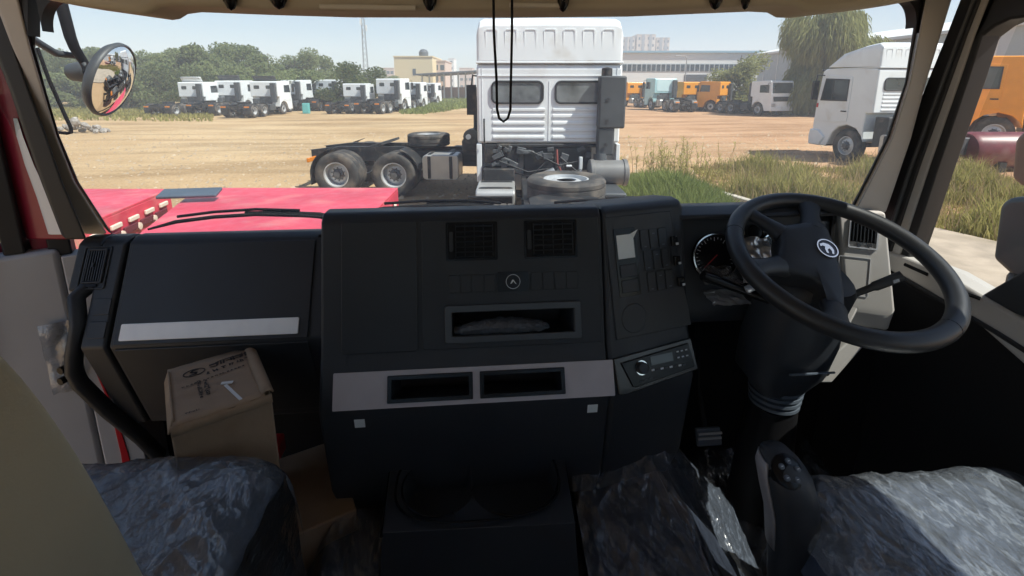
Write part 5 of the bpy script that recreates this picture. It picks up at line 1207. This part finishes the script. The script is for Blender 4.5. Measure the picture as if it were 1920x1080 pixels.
def seat(name, label, x0, x1, y0, yf, zt, crown=.012):
    t = thing(name, label, 'seat', ((x0 + x1) / 2, (y0 + yf) / 2, 1.22), world=True)
    def zf(x, y): return max(1.5, seat_z(x, y, x0, x1, yf, zt) + crown * math.cos((x - (x0 + x1) / 2) / (x1 - x0) * PI))
    MB().grid(36, 36, lambda u, v: Vector((lerp(x0 - .003, x1 + .003, u), lerp(y0, yf + .003, v), zf(lerp(x0 - .003, x1 + .003, u), lerp(y0, yf + .003, v))))).build('cushion', M['navy'], t, smooth=60)
    MB().box(x0 + .02, x1 - .02, y0, yf - .02, 1.42, zt - .1).build('cushion_base', M['navy'], t, bevel=.03)
    MB().box(x0 + .08, x1 - .08, y0 + .05, yf - .1, 1.2, 1.43).build('pedestal', M['black'], t)
    return t, zf
ps, zfp = seat('passenger_seat', 'navy passenger seat wrapped in clear plastic, olive tan backrest close by', -.90, -.375, .25, .855, 1.852)
# tan backrest leaning back
fr_ = [pX(x, y, -.42) for x, y in ((-40, 600), (0, 640), (60, 690), (150, 800), (230, 930), (310, 1080), (340, 1150))]; rings = []
prof_b = [(p.y, p.z) for p in fr_]
prof_b = [(prof_b[0][0] - .05, prof_b[0][1] + .10)] + prof_b
back = [(y - .16 - .02 * i / 7, z) for i, (y, z) in enumerate(prof_b)][::-1]
outl = prof_b + back
for x, k in ((-.93, .80), (-.905, .94), (-.86, 1.0), (-.68, 1.0), (-.49, 1.0), (-.445, .97), (-.425, .90), (-.418, .78)):
    my = sum(p[0] for p in outl) / len(outl); rings.append([Vector((x, my + (y - my) * k, z)) for y, z in outl])
bo = MB().loft(rings).build('backrest', M['tan'], ps, smooth=80)
bo.modifiers.new('sub', 'SUBSURF').render_levels = 2
bo['label'] = 'olive tan cloth backrest at the lower left corner'
drape('seat_wrap', 'crinkled clear plastic over the navy passenger seat', -.905, -.365, .27, .868, lambda x, y: max(1.5, seat_z(x, y, -.905, -.37, .862, 1.869, .085)) + .004, M['film'], 170, 170, 2., a=.6)
# side flap of the wrap hanging from the right edge of the passenger seat
def flap(u, v):
    y = lerp(.4, .82, u); return Vector((-.366 + .05 * v + .02 * math.sin(u * 9 + v * 3) * v + .012 * mn.noise((u * 6, v * 4, 1)), y + .02 * mn.noise((u * 5, v * 5, 7)), 1.83 - .40 * v))
o = MB().grid(60, 40, flap).build('seat_wrap_flap', M['film'], None, smooth=70); tag(o, 'loose clear plastic flap hanging off the right side of the passenger seat', 'plastic sheet')
ds, zfd = seat('driver_seat', 'navy driver seat wrapped in clear plastic, right half in sunlight', .62, 1.15, .1, .80, 1.755)
drape('seat_wrap', 'crinkled clear plastic over the driver seat behind the steering wheel', .615, 1.155, .12, .812, lambda x, y: max(1.46, seat_z(x, y, .615, 1.155, .807, 1.772, .085)) + .004, M['film'], 170, 180, 5., a=.55)
# sheets on the tunnel
def tunnel_r(x, y):
    z = 1.515 + .10 * max(0, min(1, (y - .78) / .3)) ** 1.2
    if x > .50: z -= (x - .50) * 1.1
    return max(1.24, z)
drape('floor_sheet', 'dark crumpled plastic sheet right of the cup holder box', .235, .73, .35, 1.12, tunnel_r, M['film_d'], 150, 160, 9., a=.9)
o = MB().prism([(.235, 1.2), (.235, 1.50), (.50, 1.50), (.70, 1.25), (.70, 1.2)], 'y', .3, 1.1).build('tunnel_mat', mat('dark_blue_mat', (.05, .06, .085), .6, bump=.3, bs=90), None); tag(o, 'dark padded mat on the tunnel under the plastic sheet', 'mat')
def tunnel_l(x, y): return 1.50 - max(0, (-.34 - x)) * 1.6 + .02 * math.sin(y * 8)
drape('floor_sheet', 'thin plastic sheet left of the cup holder box', -.46, -.21, .4, 1.1, tunnel_l, M['film_d'], 70, 110, 13., a=1.4)
def foot(x, y): return 1.245 + .08 * max(0, mn.noise((x * 4, y * 4, 3)))
drape('floor_sheet', 'thin plastic sheet in the driver footwell', .70, 1.18, .6, 1.4, foot, M['film_d'], 60, 60, 17., a=2.)
drape('floor_sheet', 'grey crumpled plastic in the passenger footwell right of the carton', -.46, -.33, .98, 1.3, lambda x, y: 1.53 + .05 * math.sin(x * 20), M['film'], 40, 40, 21.)
# pedals
pe = thing('brake_pedal', 'ribbed grey pedal in the dark driver footwell', 'pedal', (.66, 1.2, 1.24), world=True)
c = pY(1328, 818, 1.16); a = MB(); a.cbox(c, (.075, .012, .05), (R(-25), 0, 0)); a.build('pad', M['boot'], pe, bevel=.004)
for k in range(3): MB().cbox(c + Vector((0, -.008 + .0 * k, .016 - .016 * k)), (.07, .006, .006), (R(-25), 0, 0)).build('rib', M['silver'], pe)
MB().tube([c + Vector((0, .01, 0)), c + Vector((0, .08, .1)), c + Vector((0, .12, .3))], .008, 8).build('arm', M['black'], pe)
fp = thing('footwell_trim', 'pale beige footwell side trim below the steering column', 'trim', pY(1470, 830, 1.3), world=True)
a = MB(); a.slab([pY(x, y, 1.32) for x, y in ((1452, 830), (1458, 785), (1472, 775), (1484, 795), (1490, 832))], (0, -1, 0), .03); a.build('upper_plate', M['trim'], fp, bevel=.004)
a = MB(); a.slab([pY(x, y, 1.30) for x, y in ((1440, 850), (1448, 822), (1478, 858), (1470, 866))], (0, -1, 0), .03); a.build('lower_plate', M['trim'], fp, bevel=.004)

# ---------------------------------------------------------------- cartons
zc = 1.935
cc = [pZ(*p, zc) for p in ((310, 697), (478, 650), (503, 738), (318, 803))]
cen = sum(cc, Vector()) / 4; ux = ((cc[1] - cc[0]) + (cc[2] - cc[3])).normalized(); uy = Vector((-ux.y, ux.x, 0))
wx = ((cc[1] - cc[0]).length + (cc[2] - cc[3]).length) / 2; wy = ((cc[3] - cc[0]).length + (cc[2] - cc[1]).length) / 2
CM = Matrix(((ux.x, uy.x, 0, cen.x), (ux.y, uy.y, 0, cen.y), (0, 0, 1, zc), (0, 0, 0, 1)))
bx = thing('carton', 'torn cardboard carton printed with an oval logo, in front of the passenger seat', 'carton', (cen.x, cen.y, 1.6), world=True)
a, b_ = wx / 2, wy / 2
MB().box(-a, a, -b_, b_, -.36, -.004, CM).build('body', M['card'], bx, bevel=.004)
def flapc(x0, x1, y0, y1, z, k):
    return MB().grid(14, 10, lambda u, v: CM @ Vector((lerp(x0, x1, u) + .002 * mn.noise((u * 6, v * 3, k)), lerp(y0, y1, v) + .002 * mn.noise((u * 9, v * 2, k + 3)), z + .0008 * mn.noise((u * 3, v * 3, k + 6)))))
flp = flapc(-a + .004, a - .012, -b_ - .004, b_ + .003, .001, 1).build('top_flap', M['card'], bx, solid=.003, smooth=60)
MB().grid(4, 12, lambda u, v: CM @ Vector((lerp(a - .018, a + .004, u), lerp(-b_, b_, v), .0015 + .008 * u * (1 - u) * 4 + .002 * mn.noise((u, v * 6, 4))))).build('torn_edge', M['card'], bx, solid=.0025, smooth=60)
MB().grid(4, 12, lambda u, v: CM @ Vector((-a - .004 + .010 * u, lerp(-b_ + .01, b_ - .01, v) , -.02 + .026 * u + .003 * mn.noise((u, v * 7, 9))))).build('torn_edge', M['card'], bx, solid=.0025, smooth=60)
MB().grid(12, 2, lambda u, v: CM @ Vector((lerp(-a, a, u), -b_ - .003 - .004 * v, .001 - .018 * v + .003 * mn.noise((u * 8, v, 3))))).build('torn_edge', M['card'], bx, solid=.0025, smooth=60)
MB().box(-.003, .003, -.04, .035, .004, .0055, CM @ Matrix.Translation((.022, -b_ + .045, 0)) @ Matrix.Rotation(R(14), 4, 'Z')).build('tape', M['tape'], bx)
MB().box(-.012, .010, -.004, .004, .004, .006, CM @ Matrix.Translation((.018, -b_ + .085, 0)) @ Matrix.Rotation(R(-25), 4, 'Z')).build('tape', M['tape'], bx)
# print: oval logo with a double-hook mark, rows of characters as brush strokes
def pr_(pts, w_, name='print_stroke', z=.0042, m_='ink'):
    a = MB(); P = [Vector((x, y, 0)) for x, y in pts]
    for p, q in zip(P, P[1:]):
        d = (q - p).normalized(); s_ = Vector((-d.y, d.x, 0)) * w_ / 2; e = d * w_ * .3
        a.add([CM @ (v + Vector((0, 0, z))) for v in (p - s_ - e, q - s_ + e, q + s_ + e, p + s_ - e)], [(0, 1, 2, 3)])
    return a
ox, oy = -.035, .062
lg = MB(); ring_prism(lg, [(ox + .021 * math.cos(t * PI / 14), oy + .015 * math.sin(t * PI / 14)) for t in range(28)], [(ox + .0185 * math.cos(t * PI / 14), oy + .0128 * math.sin(t * PI / 14)) for t in range(28)], 'z', .0040, .0046, CM); lg.build('logo_ring', M['ink'], bx)
a_ = pr_([(ox + .007, oy + .009), (ox - .002, oy + .008), (ox - .006, oy + .003), (ox + .004, oy - .002), (ox + .002, oy - .008), (ox - .008, oy - .009)], .005, z=.0047); a_.build('logo_mark', M['ink'], bx, flip=False)
q = random.Random(3)
def glyphs(x0, y0, dx, dy, n, s_, w_, name):
    a = MB()
    for k in range(n):
        cx_, cy_ = x0 + dx * k, y0 + dy * k
        for j in range(4):
            h_ = q.random() < .5; o1, o2 = q.uniform(-.45, .45) * s_, q.uniform(-.45, .45) * s_; L = s_ * q.uniform(.5, .95)
            p = [(cx_ - L / 2, cy_ + o1), (cx_ + L / 2, cy_ + o1 + .1 * s_ * q.uniform(-1, 1))] if h_ else [(cx_ + o2, cy_ + L / 2), (cx_ + o2 + .2 * s_ * q.uniform(-1, 1), cy_ - L / 2)]
            g_ = pr_(p, w_, z=.0044 + .0001 * j); a.add(g_.v, g_.f)
    return a.build(name, M['ink'], bx, flip=False, smooth=0)
glyphs(.002, .072, .0165, .002, 5, .019, .0036, 'large_print'); glyphs(-.012, .042, .0155, .003, 6, .013, .0025, 'middle_print')
glyphs(-.058, .012, .0075, .001, 16, .0055, .0013, 'small_print'); glyphs(-.03, .018, 0, -.008, 9, .0078, .0017, 'column_print'); glyphs(-.018, .012, 0, -.008, 8, .0078, .0017, 'column_print'); glyphs(-.058, -.088, .006, 0, 4, .005, .001, 'corner_print')
b2 = thing('carton', 'larger plain brown carton on the floor under the plastic beside the seat', 'carton', (-.42, 1.0, 1.22), world=True)
mm2 = Matrix.Translation((-.50, 1.04, 1.22)) @ Matrix.Rotation(R(25), 4, 'Z'); MB().box(-.24, .17, -.14, .13, 0, .34, mm2).build('body', M['card'], b2, bevel=.004); MB().box(-.02, .0, -.142, .132, .341, .3425, mm2).build('tape', M['tape'], b2)
o = MB().cbox(pY(520, 838, 1.12), (.028, .05, .05)).build('red_bottle', M['redbit'], bevel=.008); tag(o, 'small red plastic bottle right of the printed carton', 'bottle')

# ---------------------------------------------------------------- doors
TH = R(62); HG = Vector((-1.035, 1.275, 0)); DD = Vector((-math.sin(TH), -math.cos(TH), 0)); DN = Vector((math.cos(TH), -math.sin(TH), 0))
ld = thing('passenger_door', 'open left door with light grey inner frame, black seals and red outer skin', 'door', (HG.x, HG.y, 1.3), world=True)
def dpt(t, z, w_=0.): return HG + DD * t + DN * w_ + Vector((0, 0, z))
def dbox(name, t0, t1, z0, z1, w0, w1, m_, bevel=.004, par=None):
    a = MB(); a.add([dpt(t, z, w_) for w_ in (w0, w1) for t, z in ((t0, z0), (t1, z0), (t1, z1), (t0, z1))], [(3, 2, 1, 0), (4, 5, 6, 7), (0, 1, 5, 4), (1, 2, 6, 5), (2, 3, 7, 6), (3, 0, 4, 7)]); return a.build(name, m_, par or ld, bevel=bevel)
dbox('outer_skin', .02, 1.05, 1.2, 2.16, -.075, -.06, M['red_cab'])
dbox('door_edge', -.07, .022, 1.2, 2.12, -.06, .0, M['doorgrey']); dbox('hinge_shade_strip', .0, .045, 2.12, 2.85, -.06, -.012, M['seal']); dbox('hinge_post', .045, .080, 2.12, 2.85, -.07, -.03, M['red_cab'])  # black strip over half the red hinge post stands in for shade
strip('red_edge', [pP(x, y, HG + DN * .003, DN) for x, y in ((176, 690), (205, 760), (226, 850), (234, 900))], [pP(x, y, HG + DN * .003, DN) for x, y in ((178, 690), (212, 760), (240, 850), (252, 900))], M['redbit'], -DN * .01, .001, ld)
a = MB(); a.add([dpt(t, z, w_) for w_ in (-.06, .0) for t, z in ((.025, 1.2), (.24, 1.2), (.21, 1.6), (.17, 2.05), (.15, 2.14), (.025, 2.14))], [(5, 4, 3, 2, 1, 0), (6, 7, 8, 9, 10, 11)] + [(i, (i + 1) % 6, 6 + (i + 1) % 6, 6 + i) for i in range(6)]); a.build('inner_frame', M['doorgrey'], ld, bevel=.012, seg=3)
a = MB().tube([dpt(.246, 1.2, .004), dpt(.216, 1.6, .004), dpt(.176, 2.05, .004), dpt(.15, 2.15, .004)], .012, 8); a.build('inner_bead', M['silv'], ld)
dbox('trim_panel', .27, 1.0, 1.25, 2.10, -.05, -.012, M['dash2']); dbox('door_gap', .17, .30, 1.2, 2.10, -.055, -.03, M['seal'])
dbox('armrest', .30, .95, 1.86, 1.92, -.012, .06, M['dash'], .012); dbox('pull_handle', .36, .55, 1.70, 1.80, -.012, .0, M['gloss'], .006); dbox('silver_line', .29, .95, 1.955, 1.967, -.012, .002, M['silv'], .002)
dbox('window_sill', .15, 1.0, 2.10, 2.15, -.05, .01, M['seal']); dbox('window_frame', .085, .125, 2.14, 2.86, -.06, -.005, M['seal']); dbox('window_frame', .98, 1.04, 2.14, 2.86, -.06, -.005, M['seal']); dbox('window_frame', .0, 1.04, 2.82, 2.9, -.06, -.005, M['seal'])
dbox('window_glass', .125, .98, 2.14, 2.82, -.035, -.031, M['door_glass'], 0)
a = MB(); a.grid(10, 12, lambda u, v: dpt(.02 + .07 * u, 1.75 + .2 * v, .012 + .02 * mn.noise((u * 3, v * 4, 2)))).build('plastic_wrap', M['film'], ld, smooth=60)
# the door sill and wheel-arch outside, seen in the gap below the handle
wa = thing('truck_front', 'red painted cab body below the windscreen and beside the door step', 'truck body', (.1, 1.6, .5), world=True)
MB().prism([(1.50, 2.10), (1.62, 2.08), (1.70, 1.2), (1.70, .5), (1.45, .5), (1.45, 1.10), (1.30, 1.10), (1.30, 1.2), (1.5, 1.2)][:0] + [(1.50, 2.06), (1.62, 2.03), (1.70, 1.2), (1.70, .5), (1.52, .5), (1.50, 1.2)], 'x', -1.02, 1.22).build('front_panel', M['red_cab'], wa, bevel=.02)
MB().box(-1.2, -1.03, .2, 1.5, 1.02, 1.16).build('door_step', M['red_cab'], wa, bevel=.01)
MB().box(-1.04, -1.0, 1.34, 1.49, 1.1, 2.06).build('side_post', M['doorgrey'], wa)
MB().box(1.255, 1.28, 1.2, 1.49, 1.1, 2.06).build('side_post', M['black'], wa)
MB().box(-1.0, 1.25, 1.44, 1.495, 1.22, 2.04).build('firewall', M['black'], wa)
# right door
rd = thing('driver_door', 'closed right door with black lower panel, beige sill and clear window', 'door', (1.24, .5, 1.3), world=True)
X0 = 1.2
def xq(pts, X): return [pX(x, y, X) for x, y in pts]
MB().prism([(1.22, 1.2), (1.22, 2.02), (.95, 1.995), (.55, 1.84), (.2, 1.80), (-.35, 1.80), (-.35, 1.2)], 'x', 1.21, 1.262).build('inner_panel', M['black'], rd, bevel=.01)
MB().prism([(1.22, 2.035), (1.22, 2.085), (1.05, 2.085), (.80, 2.04), (.55, 1.95), (-.35, 1.92), (-.35, 1.805), (.2, 1.805), (.55, 1.845), (.95, 2.0)], 'x', 1.19, 1.268).build('sill', M['trim'], rd, bevel=.008)
MB().tube([(1.188, 1.15, 2.03), (1.188, .9, 2.0), (1.188, .6, 1.95)], .006, 6).build('sill_seam', M['seal'], rd)
for p0, p1 in (((1697, 496), (1740, 515)), ((1796, 545), (1838, 560))):
    a_, b_ = pX(*p0, 1.19), pX(*p1, 1.19); MB().tube([a_, b_], .005, 6).build('defrost_slot', M['black'], rd)
# window surround: black seal, grey inner strip
ww = [pX(x, y, 1.22) for x, y in ((1706, 480), (1722, 430), (1760, 311), (1812, 150), (1840, 66))]
def band(name, off0, off1, m_, X, back):
    L = [pX(x + off0 * k, y, X) for (x, y), k in zip(((1694, 495), (1716, 430), (1755, 311), (1810, 150), (1838, 62), (1862, 0), (1872, -40)), (1, 1, 1, .9, .8, .8, .8))]; Q = [pX(x + off1 * k, y, X) for (x, y), k in zip(((1694, 495), (1716, 430), (1755, 311), (1810, 150), (1838, 62), (1862, 0), (1872, -40)), (1, 1, 1, .9, .8, .8, .8))]
    return strip(name, L, Q, m_, back, .003, rd)
band('window_seal', -14, 5, M['seal'], 1.205, (.05, 0, 0)); band('frame_strip', -32, -14, M['trim'], 1.20, (.05, 0, 0)); band('door_seal', -78, -32, M['seal'], 1.195, (.06, 0, 0)); band('seal_lip', -52, -46, M['steel_dark'], 1.188, (.02, 0, 0))
c0, c1_ = pX(1848, 52, 1.21), pX(1925, 33, 1.21)
top = [(1.10, c0.z - .06), (1.085, c0.z - .02), (1.06, c0.z), (1.03, c0.z + .012), (.98, c1_.z), (.84, c1_.z), (.78, 2.54), (-.3, 2.54)]  # frame drops lower at its unseen rear, shaped to shade part of driver seat
MB().prism([(y, z) for y, z in top] + [(-.3, 3.0), (1.10, 3.0)], 'x', 1.205, 1.262).build('upper_frame_seat_shade', M['seal'], rd, bevel=.006)
MB().prism([(1.16, 2.06), (1.02, 2.76), (-.35, 2.76), (-.35, 1.86), (.5, 1.88)], 'x', 1.235, 1.239).build('window_glass', M['door_glass'], rd)
a = MB(); a.slab(xq(((1828, 560), (1925, 503), (1990, 500), (1990, 640), (1925, 597)), 1.2), (-1, 0, 0), .03); a.build('sail_panel', M['dash'], rd, bevel=.005)
MB().box(1.2, 1.262, -1.3, -.30, 1.2, 3.0).build('rear_post', M['trim'], rd)
# ---------------------------------------------------------------- mirrors, wipers outside
cm_ = thing('convex_mirror', 'round convex mirror on black arms outside the upper left windscreen', 'mirror', pY(203, 151, 1.75), world=True)
mc = pY(214, 151, 1.78); mn_ = (EYE + Vector((-.95, -.4, -1.05)) - mc); mn_ = Vector((.92, .13, -.36)).normalized()
mm3 = Matrix.Translation(mc) @ mn_.to_track_quat('Z', 'Y').to_matrix().to_4x4()
mm3 = mm3 @ Matrix.Scale(.93, 4)
a = MB().lathe([(.132 * math.sin(t * .1), .030 * math.cos(t * PI / 20)) for t in range(0, 1)] + [(.0005, .034), (.03, .0325), (.06, .0275), (.09, .019), (.115, .0085), (.128, .001)], n=48); a.v = [mm3 @ p for p in a.v]; a.build('mirror_glass', M['mirror'], cm_, smooth=80)
a = MB().lathe([(.128, .0), (.132, .004), (.137, .0), (.138, -.012), (.125, -.03), (.08, -.05), (.03, -.06), (0, -.061)], n=48); a.v = [mm3 @ p for p in a.v]; a.build('housing', M['steel_dark'], cm_, smooth=60)
bk = mm3 @ Vector((0, 0, -.08))
MB().tube([pY(103, -40, 1.75), pY(113, 0, 1.75), pY(132, 70, 1.75), pY(140, 90, 1.76), pY(158, 118, 1.79), bk], [.017, .017, .016, .015, .013, .013], 12).build('arm', M['black'], cm_, smooth=50)
MB().tube([pY(40, 60, 1.6), pY(75, 82, 1.68), pY(105, 100, 1.74), pY(150, 106, 1.8), bk], .011, 10).build('arm', M['steel_dark'], cm_, smooth=50)
MB().lathe([(.03, -.03), (.035, 0), (.03, .04), (0, .045)], pY(155, 135, 1.86), (-1, .2, 0), 12).build('pivot', M['steel_dark'], cm_)
br = thing('mirror_bracket', 'thin black wire bracket beside the left pillar', 'bracket', pY(100, 170, 1.5), world=True)
MB().tube([pY(70, 90, 1.42), pY(92, 150, 1.42), pY(120, 212, 1.42), pY(133, 240, 1.42), pY(134, 248, 1.42), pY(126, 250, 1.42), pY(108, 248, 1.42)], .0045, 8).build('wire', M['black'], br)
def outer_mirror(name, label, pts, X, m_, th=.09):
    t = thing(name, label, 'mirror', pX(pts[0][0], pts[0][1], X), world=True); a = MB(); a.slab(xq(pts, X), (-1, 0, 0), th); a.build('housing', m_, t, bevel=.025, seg=4); return t
M['mirror_h'] = mat('grey_mirror_housing', (.10, .125, .13), .4, var=.2, c2=(.2, .19, .17), c2s=7, c2lo=.5, c2hi=.8)
t = outer_mirror('door_mirror', 'dusty grey exterior mirror housing at the right window edge', ((1858, 485), (1872, 385), (1888, 370), (2010, 362), (2010, 520), (1935, 530), (1897, 520)), 1.6, M['mirror_h'])
MB().tube([pX(1905, 520, 1.62), pX(1898, 560, 1.5), pX(1900, 620, 1.3)], .02, 10).build('arm', M['chassis'], t)
t = outer_mirror('wide_angle_mirror', 'brownish upper mirror housing above the grey exterior mirror', ((1893, 335), (1900, 262), (1915, 245), (2000, 240), (2000, 350), (1915, 352)), 1.62, mat('brown_mirror_housing', (.30, .22, .17), .5, var=.15))
MB().tube([pX(1935, 350, 1.66), pX(1935, 370, 1.66)], .014, 8).build('arm', M['chassis'], t)
def wiper(label, pts, arm, th=.0085):
    t = thing('wiper', label, 'wiper', pY(*pts[len(pts) // 2], 1.56), world=True)
    P = [pY(x, y, 1.56) for x, y in pts]; MB().tube(P, [th * .45] + [th * .8] * (len(P) - 2) + [th * .45], 6).build('blade', M['black'], t)
    Q = [p + Vector((0, .012, .014)) for p in P[1:-1]]; MB().tube(Q, th * .62, 6).build('bridge', M['gloss'], t)
    A = [pY(x, y, 1.575) for x, y in arm]; MB().tube(A, [th * .8, th * .9] + [th * 1.3] * (len(A) - 2), 8).build('arm', M['black'], t)
    return t
wiper('left wiper lying across the red deck view', ((278, 430), (330, 416), (400, 407), (480, 402), (560, 404), (640, 409)), ((460, 400), (520, 399), (600, 404), (640, 414)))
wiper('middle wiper above the centre console', ((668, 397), (720, 391), (800, 386), (880, 385), (940, 390), (985, 398)), ((800, 383), (850, 381), (900, 386), (960, 399)))
wiper('right wiper below the spare tyre', ((985, 399), (1040, 389), (1100, 384), (1180, 383), (1240, 385), (1290, 391)), ((1100, 381), (1160, 379), (1220, 383), (1280, 392)))
